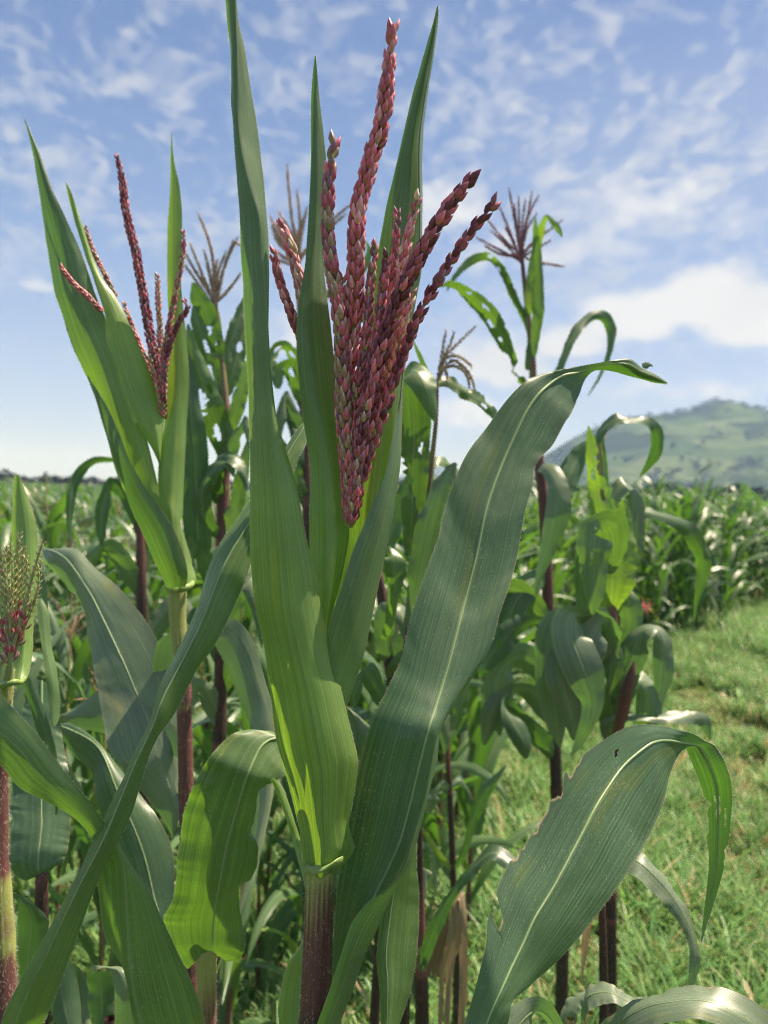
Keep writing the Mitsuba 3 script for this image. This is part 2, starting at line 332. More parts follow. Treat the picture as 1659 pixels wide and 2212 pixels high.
def spike(path, length, half, hues, rng, around=4, space=0.42, fat=0.54, splay=0.24):
    """Spikelets in whorls along a branch: their 4 x 4 matrices and hues. path: points; length, half: metres at base, middle, tip."""
    pts = np.asarray(path)
    t = np.concatenate([[0], np.cumsum(np.linalg.norm(np.diff(pts, axis=0), axis=1))])
    ms, hs, pos, k = [], [], 0.0, 0
    while pos < t[-1]:
        q = pos / t[-1]
        ln, hw = np.interp(q, [0, 0.5, 1], length), np.interp(q, [0, 0.25, 0.85, 1], [half[0], half[1], half[1] * 0.8, half[2]])
        c, c2 = curve(t, pts, np.array([pos, min(pos + 0.002, t[-1] + 0.002)])) if pos + 0.002 <= t[-1] else curve(t, pts, np.array([t[-1] - 0.002, t[-1]]))
        ax = unit(c2 - c)
        e1 = unit(np.cross(ax, [0.3, -1, 0.2])); e2 = np.cross(ax, e1)
        nn = around if q < 0.93 else max(1, around // 2)
        for i in range(nn):
            if rng.random() < 0.02: continue
            a = 2 * math.pi * (i + 0.5 * (k % 2)) / nn + rng.normal(0, 0.10)
            rad = math.cos(a) * e1 + math.sin(a) * e2
            sp = splay + rng.normal(0, 0.06)
            d = unit(ax * math.cos(sp) + rad * math.sin(sp))
            sz = ln * rng.uniform(0.90, 1.10)
            w = sz * fat * rng.uniform(0.85, 1.12)
            y = unit(rad - d * (rad @ d)); x = np.cross(y, d)
            o = c + rad * max(hw - 0.42 * w, 0.0004) + ax * rng.normal(0, 0.08) * ln
            m = np.eye(4); m[:3, 0], m[:3, 1], m[:3, 2], m[:3, 3] = x * w, y * w, d * sz, o
            ms.append(m); hs.append(hues[int(rng.integers(len(hues)))])
        pos += ln * space * rng.uniform(0.95, 1.05); k += 1
    return ms, hs
def merged_spikelets(ms, hs, rng):
    v, c = [], []
    for m, h in zip(ms, hs):
        v.append(SPV @ m[:3, :3].T + m[:3, 3]); c.append(spikelet_color(h, rng)[0])
    n = len(ms)
    f = (SPF[None] + (np.arange(n) * len(SPV))[:, None, None]).reshape(-1, 3)
    return np.vstack(v), f, np.vstack(c)
SPIKELET_KIND = {}
def spikelet_kind(hue, k):
    if (hue, k) not in SPIKELET_KIND:
        rng = np.random.default_rng(1000 + k * 17 + sum(map(ord, hue)))
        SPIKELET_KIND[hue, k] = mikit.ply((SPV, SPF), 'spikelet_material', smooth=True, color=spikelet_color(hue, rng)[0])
    return SPIKELET_KIND[hue, k]

# ---------------------------------------------------------------- maize plants
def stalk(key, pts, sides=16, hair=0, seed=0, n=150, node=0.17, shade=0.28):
    """pts: (x, y, distance, radius in view units, g) from the top down; the stalk then goes on straight down to the ground. g: 0 purple, 1 green."""
    w = [P(x, y, d) for x, y, d, r, g in pts]
    rad = [r * d / F for x, y, d, r, g in pts]
    gg = [p[4] for p in pts]
    if w[-1][2] > 0.05:
        foot = w[-1].copy(); foot[2] = -0.02
        lean = unit(w[-1] - w[-2]) if len(w) > 1 else np.array([0, 0, -1.0])
        mid = w[-1] + 0.25 * w[-1][2] * np.array([lean[0] * 0.5, lean[1] * 0.5, -1]); 
        w += [mid, np.array([mid[0], mid[1], -0.02])]; rad += [rad[-1] * 1.1, rad[-1] * 1.25]; gg += [gg[-1] * 0.6, 0.1]
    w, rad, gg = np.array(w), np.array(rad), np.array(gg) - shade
    t = np.concatenate([[0], np.cumsum(np.linalg.norm(np.diff(w, axis=0), axis=1) + 1e-9)])
    s = np.linspace(0, t[-1], max(n, 150))
    c, r, g = curve(t, w, s), np.interp(s, t, rad), np.interp(s, t, gg)
    jr = np.random.default_rng(int(abs(w[0][0]) * 1e4) % 9973)
    at = node * 1.0 + 0.04
    while at < t[-1]:                       # joints: swollen, pale above, a dark ring below
        e = s - at
        r = r * (1 + 0.14 * np.exp(-(e / 0.006) ** 2))
        g = g + 0.40 * np.exp(-((e - 0.007) / 0.006) ** 2) - 0.25 * np.exp(-((e + 0.010) / 0.006) ** 2)
        at += node * jr.uniform(0.8, 1.15)
    part = tube(c, r, g, sides)
    put(sub(key, 'stalk'), part, 'stalk_material')
    if hair:
        rng = np.random.default_rng(seed)
        p, nn = surface_points(part, hair * 6, rng)
        k = (p[:, 2] > w[0][2] - 0.33)
        c = w[0]; q = p[k][:hair]; 
        put(sub(key, 'stalk__hair'), hairs(q, (nn[k][:hair]) + np.array([0, 0, -0.25]), 0.0032, rng), 'hair_material', False)
        labels[key + '__stalk__hair'] = {'kind': 'stuff'}
    return part
def leaf(key, rows=None, path=None, tone=0, rib=0.0, extra=None, label=None, fold=0.12, far=False, hair=0, nv=90, nu=12, tilt=None, vfold=None, **kw):
    if tilt:       # distances along the blade: (row, metres)
        dd = np.interp(np.arange(len(rows)), *zip(*tilt))
        rows = [(*r[:5], float(x), *r[6:]) for r, x in zip(rows, dd)]
    if vfold:      # a folded blade: where the crease runs and how much farther (cm) both margins lie
        rows = [(*r[:4], vfold[0], r[5], r[6] + vfold[1], r[7] + vfold[2]) for r in rows]
    L, M, R = rows3(rows) if rows else path3(path, fold)
    a = sheet(L, M, R, tone=tone, nv=nv, nu=nu, **kw)
    parts = [a]
    for e in extra or ():
        parts.append(sheet(*rows3(e), tone=tone, nv=50, nu=8, crease=0.2, wave=0.001, seed=kw.get('seed', 0) + 50))
    k = put(sub(key, 'leaf'), joined(parts) if len(parts) > 1 else a, 'far_leaf_material' if far else 'leaf_material')
    if label: labels[k] = {'label': label}
    if rib:
        q = np.linspace(0, 1, len(a[3]))
        mask = slice(0, int(len(a[3]) * 0.93))
        r = rib * (1.15 - q) * np.clip(a[4] / 0.03, 0.2, 1)
        put(k + '__midrib', tube(a[3][mask], r[mask], None, 6), 'midrib_material')
    if hair:
        rng = np.random.default_rng(kw.get('seed', 0) + 900)
        nu1 = nu + 1
        g = a[0].reshape(-1, nu1, 3)
        pts, dirs = [], []
        for e, i in ((0, 1), (-1, -2)):
            d = unit(g[:, e] - g[:, i])
            t = rng.random(hair) ** 1.6 * (len(g) - 1.01)
            ii = t.astype(int); fr = (t - ii)[:, None]
            pts.append(g[ii, e] * (1 - fr) + g[ii + 1, e] * fr); dirs.append(d[ii])
        put(k + '__hair', hairs(np.vstack(pts), np.vstack(dirs), 0.0017, rng, 0.00008), 'hair_material', False)
        labels[k + '__hair'] = {'kind': 'stuff'}
    return k
def branch_points(b, n=24):
    p = np.array([P(x, y, d) for x, y, d in b])
    t = np.concatenate([[0], np.cumsum(np.linalg.norm(np.diff(p, axis=0), axis=1))])
    return curve(t, p, np.linspace(0, t[-1], n))
def thin_tassel(key, branches, hues, size, seed=0, around=3, half=0.0022, d=None, fat=0.36, space=0.55):
    """Branches (lists of view points from the base up) with small spikelets, one part per branch."""
    rng = np.random.default_rng(seed)
    for b in branches:
        pts = branch_points([(*q, d) if len(q) == 2 else q for q in b], 14)
        ms, hs = spike(pts, (size, size, size * 0.75), (half * 0.6, half, half * 0.5), hues, rng, around, space, fat)
        v, f, c = merged_spikelets(ms, hs, rng)
        tv, tf, _ = tube(pts, np.linspace(0.0016, 0.0007, len(pts)), None, 5)
        col = np.tile(np.array(HUES[hues[0]][1])[None], (len(tv), 1))
        scene[sub(key, 'tassel_branch')] = mikit.ply((np.vstack([v, tv]), np.vstack([f, tf + len(v)])), 'spikelet_material', smooth=True, color=np.vstack([c, col]))
def fan(bx, by, tips, rng, bend=0.25):
    """Tassel branches from one base to the given tips, bowed a little."""
    out = []
    for x, y in tips:
        mx, my = bx + (x - bx) * 0.5, by + (y - by) * 0.5
        k = bend * rng.uniform(-0.2, 1) * np.sign(x - bx)
        out.append([(bx + rng.normal(0, 2), by + rng.uniform(-25, 10)), (mx - k * abs(y - by) * 0.3, my - k * abs(x - bx) * 0.25), (x, y)])
    return out
# ---------------------------------------------------------------- the setting
def polar_ground():
    r = np.concatenate([[0.0], np.geomspace(0.8, 3500, 40)])
    a = np.linspace(0, 2 * math.pi, 97)
    v = np.stack([r[:, None] * np.cos(a), r[:, None] * np.sin(a), np.zeros((len(r), len(a)))], -1)
    i, j = np.meshgrid(np.arange(len(r) - 1), np.arange(96), indexing='ij')
    q = i * 97 + j
    f = np.stack([q, q + 1 * 97, q + 98, q + 1], -1).reshape(-1, 4)
    return v.reshape(-1, 3), np.vstack([f[:, [0, 1, 2]], f[:, [0, 2, 3]]])
scene['ground'] = mikit.ply(polar_ground(), 'ground_material')
labels['ground'] = {'label': 'trampled soil under the grass and the maize', 'category': 'ground', 'kind': 'structure'}

def range_of_hills(ridge, dist, depth, x_margin, rough, seed, nx=260, ny=90):
    """A range whose skyline has the given points (x, y of the view), dist metres away."""
    w = np.array([P(x, y, dist) for x, y in ridge])
    k = dist / w[:, 1]
    rx, rz = w[:, 0] * k, EYE[2] + (w[:, 2] - EYE[2]) * k
    xs = np.linspace(rx[0] - x_margin, rx[-1] + x_margin, nx)
    z = np.interp(xs, rx, rz) if len(rx) < 4 else np.where((xs >= rx[0]) & (xs <= rx[-1]), Akima1DInterpolator(rx, rz)(np.clip(xs, rx[0], rx[-1])), np.interp(xs, rx, rz))
    z = z * np.clip(np.minimum(xs - xs[0], xs[-1] - xs) / (x_margin * 0.9), 0, 1)
    ys = np.linspace(dist - depth, dist + depth * 1.3, ny)
    X, Y = np.meshgrid(xs, ys, indexing='ij')
    s = (Y - dist) / depth
    prof = np.where(s < 0, np.clip(1 + s, 0, 1) ** 1.25, np.clip(1 - s / 1.3, 0, 1))
    prof = prof * prof * (3 - 2 * prof) * 0.45 + prof * 0.55
    gully = meshkit.fbm(np.stack([X * 0.009, Y * 0.003, X * 0], -1), 4, seed) - 0.5
    Z = z[:, None] * prof * (1 + 0.55 * gully * np.clip(-s * 3, 0, 1)) + rough * (meshkit.fbm(np.stack([X * 0.06, Y * 0.06, X * 0], -1), 3, seed + 1) - 0.5) * np.clip(prof * 4, 0, 1)
    Z = np.where(prof <= 0, -0.6, Z)
    i, j = np.meshgrid(np.arange(nx - 1), np.arange(ny - 1), indexing='ij')
    q = i * ny + j
    f = np.stack([q, q + ny, q + ny + 1, q + 1], -1).reshape(-1, 4)
    return np.stack([X, Y, Z], -1).reshape(-1, 3), f, (xs, ys, Z)
HILL = [(1060, 1040), (1120, 1018), (1169, 993), (1204, 966), (1244, 944), (1279, 925), (1320, 912), (1369, 899), (1410, 896), (1449, 891), (1480, 888), (1494, 884), (1514, 874), (1544, 865), (1570, 864), (1589, 867), (1619, 877), (1659, 887),
        (1720, 905), (1800, 935), (1900, 975), (2050, 1010)]
hv, hf, hgrid = range_of_hills(HILL, 900, 420, 160, 3.0, 3)
scene['hill'] = mikit.ply((hv, hf), 'hill_material', smooth=True)
labels['hill'] = {'label': 'green hill of small fields and woods behind the maize field on the right', 'category': 'hill', 'kind': 'structure'}
LOW = [(-700, 1122), (-300, 1108), (-60, 1090), (60, 1092), (180, 1086), (320, 1072), (470, 1050), (560, 1040), (640, 1026), (720, 1032), (800, 1040), (880, 1022), (930, 1008), (980, 1012), (1030, 1028), (1100, 1034), (1250, 1018), (1500, 1000), (1800, 995), (2200, 990)]
lv, lf, lgrid = range_of_hills(LOW, 2300, 700, 300, 6.0, 9, 220, 50)
scene['hills'] = mikit.ply((lv, lf), 'hill_material', smooth=True)
labels['hills'] = {'label': 'low hazy hills along the horizon', 'category': 'hills', 'kind': 'structure'}

# far trees: crowns of leaf clumps, as wood masses
scene['wood_material'] = {'type': 'diffuse', 'reflectance': VC}
def clump_tree(rng, h, col):
    """Trunk and a crown of leaf clumps, uneven outline: vertices, faces, colours."""
    n = 44
    v, f, c = [], [], []
    lobes = rng.normal(0, 1, (6, 3)) * [0.22, 0.22, 0.13] * h + [0, 0, h * 0.64]
    for i in range(n):
        o = lobes[rng.integers(6)] + rng.normal(0, 0.10, 3) * h
        s = h * rng.uniform(0.08, 0.14)
        q = rng.normal(0, 1, (4, 3)) * s + o
        v.append(q); f.append(np.array([[0, 1, 2], [0, 2, 3], [0, 3, 1], [1, 3, 2]]) + 4 * i)
        c.append(np.tile(np.array(col) * rng.uniform(0.6, 1.4), (4, 1)))
    tv, tf, _ = tube([[0, 0, -0.3], [0, 0, h * 0.35], [0.02 * h, 0, h * 0.7]], [h * 0.03, h * 0.025, h * 0.012], None, 5)
    v.append(tv); f.append(tf + 4 * n); c.append(np.tile([0.06, 0.045, 0.035], (len(tv), 1)))
    return np.vstack(v), np.vstack(f), np.vstack(c)
rng = np.random.default_rng(7)
for k, col in enumerate([(0.040, 0.060, 0.026), (0.055, 0.075, 0.030), (0.120, 0.062, 0.042), (0.10, 0.085, 0.05), (0.030, 0.048, 0.024)]):
    v, f, c = clump_tree(rng, 1.0, col)
    scene[f'tree_kind_{k}'] = {'type': 'shapegroup', 'tree': mikit.ply((v, f), 'wood_material', color=c)}
def instance(key, kind, at, scale=1.0, rot=0.0, tilt=0.0):
    scene[key] = {'type': 'instance', 'group': {'type': 'ref', 'id': kind}, 'to_world': T().translate([float(a) for a in at]).rotate([0, 0, 1], float(rot)).rotate([1, 0, 0], float(tilt)).scale(float(scale) if np.isscalar(scale) else [float(x) for x in scale])}
labels['treeline'] = {'label': 'far line of dark trees and reddish shrubs where the fields meet the hills', 'category': 'trees', 'kind': 'stuff'}
i = 0
for k in range(520):
    x = rng.uniform(-260, 240); y = rng.uniform(165, 300)
    if abs(x) > y * 0.85: continue
    left = x < 0
    kind = rng.choice(5, p=[0.30, 0.24, 0.10, 0.10, 0.26] if left else [0.20, 0.15, 0.33, 0.17, 0.15])
    i += 1
    instance(f'treeline__{i:03d}', f'tree_kind_{kind}', (x, y, 0), np.array([1.7, 1.7, 1.0]) * (rng.uniform(1.8, 3.4) if left else rng.uniform(3.8, 7.5)) * (1.25 if rng.random() < 0.12 else 1), rng.uniform(0, 360))
labels['ridge_wood'] = {'label': 'small dark trees along the crest of the hill', 'category': 'trees', 'kind': 'stuff'}
xs, ys, Z = hgrid
i = 0
for k in range(5200):
    a = int(rng.integers(30, len(xs) - 5))
    crest = int(np.argmax(Z[a]))
    b = crest + int(rng.integers(-4, 2)) if rng.random() < 0.25 else int(rng.integers(4, 38))
    px, pz = xs[a] + rng.normal(0, 2), Z[a, b]
    wood = meshkit.fbm(np.array([px * 0.012, ys[b] * 0.02, 4.0]), 3, 8)
    onhill = 1430 < seen((px, ys[b], pz))[0] < 1720
    keep = 0.5 if (abs(b - crest) < 5 and onhill) else 0.9 if wood > 0.60 else 0.06
    if rng.random() > keep or i >= 900: continue
    i += 1
    instance(f'ridge_wood__{i:03d}', f'tree_kind_{rng.choice([0, 1, 4])}', (px, ys[b] + rng.normal(0, 2), pz - 0.5), np.array([1.5, 1.5, 1]) * rng.uniform(2.0, 5.2), rng.uniform(0, 360))

# ---------------------------------------------------------------- maize of the field: a few kinds, grown from code, and their copies
def grown_leaf(rng, base, phi, length, width, th0, th1, power, roll, seed, nv, nu, tone, wave):
    s = np.linspace(0, 1, 11)
    th = th0 + (th1 - th0) * s ** power
    out = np.array([math.cos(phi), math.sin(phi), 0]); side0 = np.array([-math.sin(phi), math.cos(phi), 0]); up = np.array([0, 0, 1.0])
    d = np.sin(th)[:, None] * out + np.cos(th)[:, None] * up + side0 * (0.25 * rng.normal()) * s[:, None]
    c = base + np.concatenate([[np.zeros(3)], np.cumsum(d[:-1] * (length / 10), axis=0)])
    w = width * np.minimum(1, 0.42 + 2.6 * s) * np.clip(1 - s ** 2.3, 0, 1) ** 0.75 + 0.001
    nn = unit(np.cross(np.broadcast_to(side0, d.shape), unit(d)))
    a = roll * s ** 1.3
    sd = np.cos(a)[:, None] * side0 + np.sin(a)[:, None] * nn
    n2 = np.cos(a)[:, None] * nn - np.sin(a)[:, None] * side0
    f = (0.30 - 0.18 * s)[:, None]
    return sheet(c - sd * w[:, None] / 2, c - n2 * w[:, None] * f * 0.0 + n2 * w[:, None] * f * (-1) , c + sd * w[:, None] / 2, nv=nv, nu=nu, crease=0.4, wave=wave, waves=7, seed=seed, tone=tone, crinkle=0)
def grown_maize(seed, height, leaves, tassel, nv=12, nu=4, wide=0.072, spread=1.0):
    """name -> (mesh, material): stalk, each leaf, tassel."""
    rng = np.random.default_rng(seed)
    lean = rng.normal(0, 0.03, 2)
    top = height * 0.86
    zs = np.linspace(0, top, 6)
    line = np.stack([lean[0] * zs, lean[1] * zs, zs], -1)
    out = {'stalk': tube(line, np.linspace(0.013, 0.006, 6), np.linspace(-0.15, 0.8, 6), 6)}
    phi = rng.uniform(0, 6.28)
    for i in range(leaves):
        q = (i + 0.6) / leaves
        z = top * (0.05 + 0.91 * q)
        phi += math.pi + rng.normal(0, 0.32)
        ln = (0.62 + 0.22 * math.sin(math.pi * q) - 0.26 * max(0, q - 0.65) * 2) * rng.uniform(0.85, 1.1) * (height / 1.6)
        th0 = math.radians(rng.uniform(14, 30) - 6 * q)
        th1 = math.radians(rng.uniform(95, 165) - 45 * max(0, q - 0.6) * 2) * spread
        name = 'leaf' if i == 0 else f'leaf_{i:03d}'
        tone = int(rng.choice([6, 6, 7, 0, 2, 6])) if q > 0.2 else int(rng.choice([6, 0, 6, 6, 2, 4]))
        out[name] = grown_leaf(rng, np.array([lean[0] * z, lean[1] * z, z]), phi, ln, wide * rng.uniform(0.8, 1.15) * (1.0 - 0.45 * max(0, q - 0.7)), th0, th1, rng.uniform(1.3, 2.1), rng.normal(0, 0.7), seed * 31 + i, nv, nu, tone, 0.010)
    if tassel:
        tv = []
        p0 = np.array([lean[0] * top, lean[1] * top, top])
        for b in range(9):
            a = rng.uniform(0, 6.28); sp = 0 if b == 0 else rng.uniform(0.25, 0.85); ln = (0.30 if b == 0 else rng.uniform(0.15, 0.24))
            s = np.linspace(0, 1, 6)[:, None]
            d = np.array([math.cos(a) * math.sin(sp), math.sin(a) * math.sin(sp), math.cos(sp)])
            p = p0 + np.array([0, 0, 0.05 + 0.006 * b]) + d * s * ln + np.array([math.cos(a), math.sin(a), -0.8]) * s ** 2 * sp * 0.07
            v, f, _ = tube(p, np.array([0.0022, 0.004, 0.003, 0.004, 0.003, 0.001]), None, 4)
            tv.append((v, f, np.zeros((len(v), 2))))
        tv.append(tube([p0, p0 + [0, 0, 0.09]], [0.005, 0.003], [0.9, 0.9], 5))
        out['tassel'] = joined(tv)
    return out
scene['tassel_material'] = {'type': 'twosided', 'nested': {'type': 'principled', 'base_color': {'type': 'rgb', 'value': [0.27, 0.18, 0.11]}, 'roughness': 0.6}}
KINDS = [(1, 1.72, 14, 0), (2, 1.84, 15, 0), (3, 1.66, 14, 0), (4, 1.86, 15, 1), (5, 1.76, 14, 0), (6, 1.60, 13, 0), (7, 1.78, 14, 1), (8, 1.70, 15, 0)]
PIECES = []
MAT = {'stalk': 'stalk_material', 'tassel': 'tassel_material'}
for k, (seed, h, nl, ta) in enumerate(KINDS):
    pieces = grown_maize(seed, h, nl, ta)
    scene[f'maize_kind_{k}'] = {'type': 'shapegroup', **{n: mikit.ply((m[0], m[1]), MAT.get(n, 'far_leaf_material'), smooth=True, uv=m[2]) for n, m in pieces.items()}}
    lite = grown_maize(seed + 50, h, nl - 1, ta, 7, 2)
    scene[f'far_maize_kind_{k}'] = {'type': 'shapegroup', 'leaves': mikit.ply(joined([m for n, m in lite.items() if n != 'tassel'])[:2], 'far_leaf_material', smooth=True, uv=joined([m for n, m in lite.items() if n != 'tassel'])[2])}
rng = np.random.default_rng(21)
spots = []
def in_grass(x, y):
    """The grassy strip on the right, between the near plants and the far field."""
    return x > -0.28 and y < 8.0 + 1.1 * max(0.0, x - 2.6) + 0.3 * math.sin(x * 1.3) and not (y > 3.7 and x < 0.25 + (y - 3.7) * 0.48)
y = 1.75
while y < 150:
    grow = 1 + max(0, y - 18) / 16
    half = y * 0.62 + 1.6
    x = -half
    while x < half:
        px, py = x + rng.normal(0, 0.06) * grow, y + rng.normal(0, 0.09) * grow
        if not in_grass(px, py) and rng.random() < 0.95: spots.append((px, py))
        x += (0.24 if 7 < y < 14 else 0.30) * grow
    y += 0.62 * grow
spots = [s for s in spots if not (s[1] < 3.0 and -0.30 < s[0] < 0.6)]
spots += [(-0.36, 1.95), (-0.16, 2.25), (0.10, 2.55), (-0.02, 2.95), (0.28, 3.2), (-0.22, 2.75), (0.42, 3.75), (0.16, 3.6), (0.62, 4.3), (0.5, 4.05), (0.36, 2.75)]
spots.sort(key=lambda s: s[0] ** 2 + s[1] ** 2)
labels['field_maize'] = {'label': 'dense field of green maize reaching back to the tree line', 'category': 'maize field', 'kind': 'stuff'}
FIELD = spots
# ---------------------------------------------------------------- the main plant in front
mp = thing('maize_plant', 'maize plant in the centre foreground with a large wine-red tassel between upright leaves', 'maize plant', 'near maize plants')
stalk(mp, [(716, 1640, .606, 20, 1), (705, 1780, .605, 26, .9), (692, 1872, .605, 31, .90), (690, 1915, .604, 30.5, .60), (688, 2000, .603, 31.5, .42), (685, 2090, .602, 33, .16), (681, 2212, .60, 34.5, .05), (676, 2400, .598, 37, .05)], 20, shade=0.0, hair=4000, seed=1, n=60)
# leaf in front, its outer face towards us
leaf(mp, [(487, -70, 492, -70, .5, .560, 0, 0), (487, 0, 511, 0, .85, .562, .4, .5), (491, 60, 519, 60, .62, .563, .6, .7), (496, 110, 531, 110, .38, .564, .7, 1.0), (500, 210, 545, 205, .28, .566, .6, 1.3), (508, 310, 560, 310, .22, .567, .5, 1.5),
          (514, 390, 569, 385, .42, .568, .5, 1.5), (519, 470, 577, 470, .66, .568, .8, 1.2), (523, 555, 580, 555, .68, .568, 1.0, 1.0), (528, 650, 582, 650, .75, .568, 1.2, .8), (531, 730, 583, 740, .80, .568, 1.2, .7), (536, 830, 592, 850, .78, .568, 1.2, .8),
          (541, 960, 614, 965, .66, .568, 1.2, 1.0), (541, 1050, 640, 1060, .60, .568, 1.1, 1.1), (541, 1150, 664, 1160, .56, .569, 1.2, 1.2), (545, 1260, 686, 1250, .52, .570, 1.4, 1.4), (555, 1335, 700, 1340, .5, .571, 1.6, 1.6), (572, 1415, 719, 1430, .5, .573, 1.8, 1.8),
          (586, 1500, 742, 1505, .5, .575, 1.9, 1.9), (596, 1590, 764, 1590, .5, .577, 2.0, 2.0), (611, 1655, 773, 1655, .5, .579, 2.0, 2.0), (630, 1715, 763, 1720, .5, .581, 2.0, 1.9), (645, 1775, 755, 1765, .48, .583, 2.0, 1.9), (653, 1828, 759, 1805, .45, .585, 2.1, 2.2), (656, 1858, 767, 1832, .42, .586, 2.2, 2.4), (658, 1876, 750, 1860, .42, .588, 2.0, 1.9), (659, 1890, 732, 1880, .45, .591, 1.6, 1.4), (660, 1906, 724, 1900, .48, .594, 1.2, 1.1)],
     tone=8, nv=170, nu=18, crease=0.25, wave=.0012, waves=14, seed=3, crinkle=.0006, hair=900, label='broad yellow green leaf standing in front of the tassel')
put(sub(mp, 'collar'), tube(*zip(*[(P(x, y, d), r * d / F) for x, y, d, r in [(655, 1877, .604, 4), (666, 1880, .592, 8), (684, 1879, .587, 10), (704, 1874, .586, 11), (724, 1865, .588, 11), (742, 1855, .594, 7)]]), [1] * 6, 10, n=40, flat=.4), 'collar_material')
labels[mp + '__collar'] = {'label': 'pale swollen collar where the front leaf leaves the stalk'}
# middle leaf behind it
leaf(mp, [(680, 120, 682, 120, .5, .625, 0, 0), (675, 165, 686, 165, .5, .625, .1, .1), (672, 215, 690, 215, .5, .625, .2, .3), (671, 290, 698, 290, .45, .625, .2, .5), (671, 360, 704, 360, .42, .625, .1, .7), (667, 450, 703, 450, .42, .625, .1, .8), (661, 560, 700, 560, .4, .624, 0, .9), (648, 640, 706, 630, .4, .622, -.2, .9),
          (641, 700, 713, 693, .4, .620, -.3, .9), (641, 755, 720, 755, .4, .620, -.2, .9), (647, 835, 731, 850, .42, .620, 0, .9), (655, 905, 741, 920, .44, .619, .2, .9), (666, 980, 747, 990, .46, .618, .4, .8), (669, 1050, 751, 1060, .48, .616, .6, .8), (667, 1110, 755, 1130, .5, .614, .7, .8), (668, 1170, 754, 1170, .5, .613, .8, .8), (672, 1240, 741, 1232, .5, .610, .8, .8), (680, 1320, 722, 1310, .5, .607, .7, .6), (688, 1400, 710, 1400, .5, .605, .5, .5), (692, 1460, 712, 1470, .5, .605, .4, .4)],
     tone=8, nv=130, nu=14, crease=.2, wave=.001, waves=12, seed=5, crinkle=.0005, hair=300)
# right leaf behind the tassel with its margin folded forward
leaf(mp, [(944, 13, 946, 13, .5, .655, 0, 0), (934, 55, 946, 55, .5, .655, .1, .3), (919, 105, 938, 110, .5, .655, .2, .5), (906, 150, 929, 160, .5, .655, .2, .7), (893, 195, 922, 215, .5, .655, .2, .8), (876, 270, 912, 280, .5, .654, .2, .9), (855, 362, 911, 365, .5, .652, .2, .9), (838, 425, 912, 450, .5, .650, .3, .9), (826, 490, 911, 530, .5, .648, .4, .9), (814, 560, 909, 590, .52, .645, .5, .9),
          (798, 650, 895, 665, .54, .642, .6, .9), (784, 740, 881, 750, .55, .638, .8, .9), (772, 830, 869, 830, .56, .634, .9, .9), (764, 920, 867, 930, .56, .631, 1.0, .9), (759, 1010, 862, 1020, .56, .628, 1.0, .8), (754, 1090, 850, 1085, .56, .625, 1.0, .7), (748, 1165, 836, 1180, .56, .622, .9, .6), (735, 1250, 815, 1280, .56, .618, .7, .5), (718, 1350, 790, 1390, .55, .613, .5, .5), (708, 1440, 766, 1470, .5, .609, .4, .4), (715, 1515, 748, 1518, .5, .607, .3, .3)],
     tone=8, nv=150, nu=14, crease=.2, wave=.0008, waves=10, seed=7, hair=200,
     extra=[[(943, 20, 947, 22, .5, .652, 0, 0), (933, 110, 939, 110, .5, .651, -.1, .5), (916, 210, 923, 212, .5, .649, -.1, .8), (904, 300, 913, 300, .5, .648, -.1, .9), (903, 365, 912, 368, .5, .647, -.1, .9), (905, 450, 912, 455, .5, .646, 0, .8), (905, 530, 911, 535, .5, .645, 0, .6), (907, 590, 909, 592, .5, .644, 0, .2)],
            [(888, 690, 890, 690, .5, .642, 0, 0), (872, 760, 880, 752, .5, .634, .1, .4), (865, 845, 870, 838, .5, .628, .1, .5), (857, 895, 867, 930, .5, .622, 0, .8), (845, 960, 862, 1018, .5, .614, -.2, 1.2), (828, 1035, 851, 1085, .5, .607, -.3, 1.5), (800, 1100, 836, 1180, .5, .601, -.3, 1.8), (768, 1175, 816, 1280, .5, .596, -.3, 1.9), (740, 1260, 791, 1390, .5, .591, -.3, 1.9), (712, 1345, 767, 1470, .5, .589, -.2, 1.8), (702, 1400, 750, 1517, .5, .589, 0, 1.6), (705, 1470, 738, 1560, .5, .592, .2, 1.2)]])
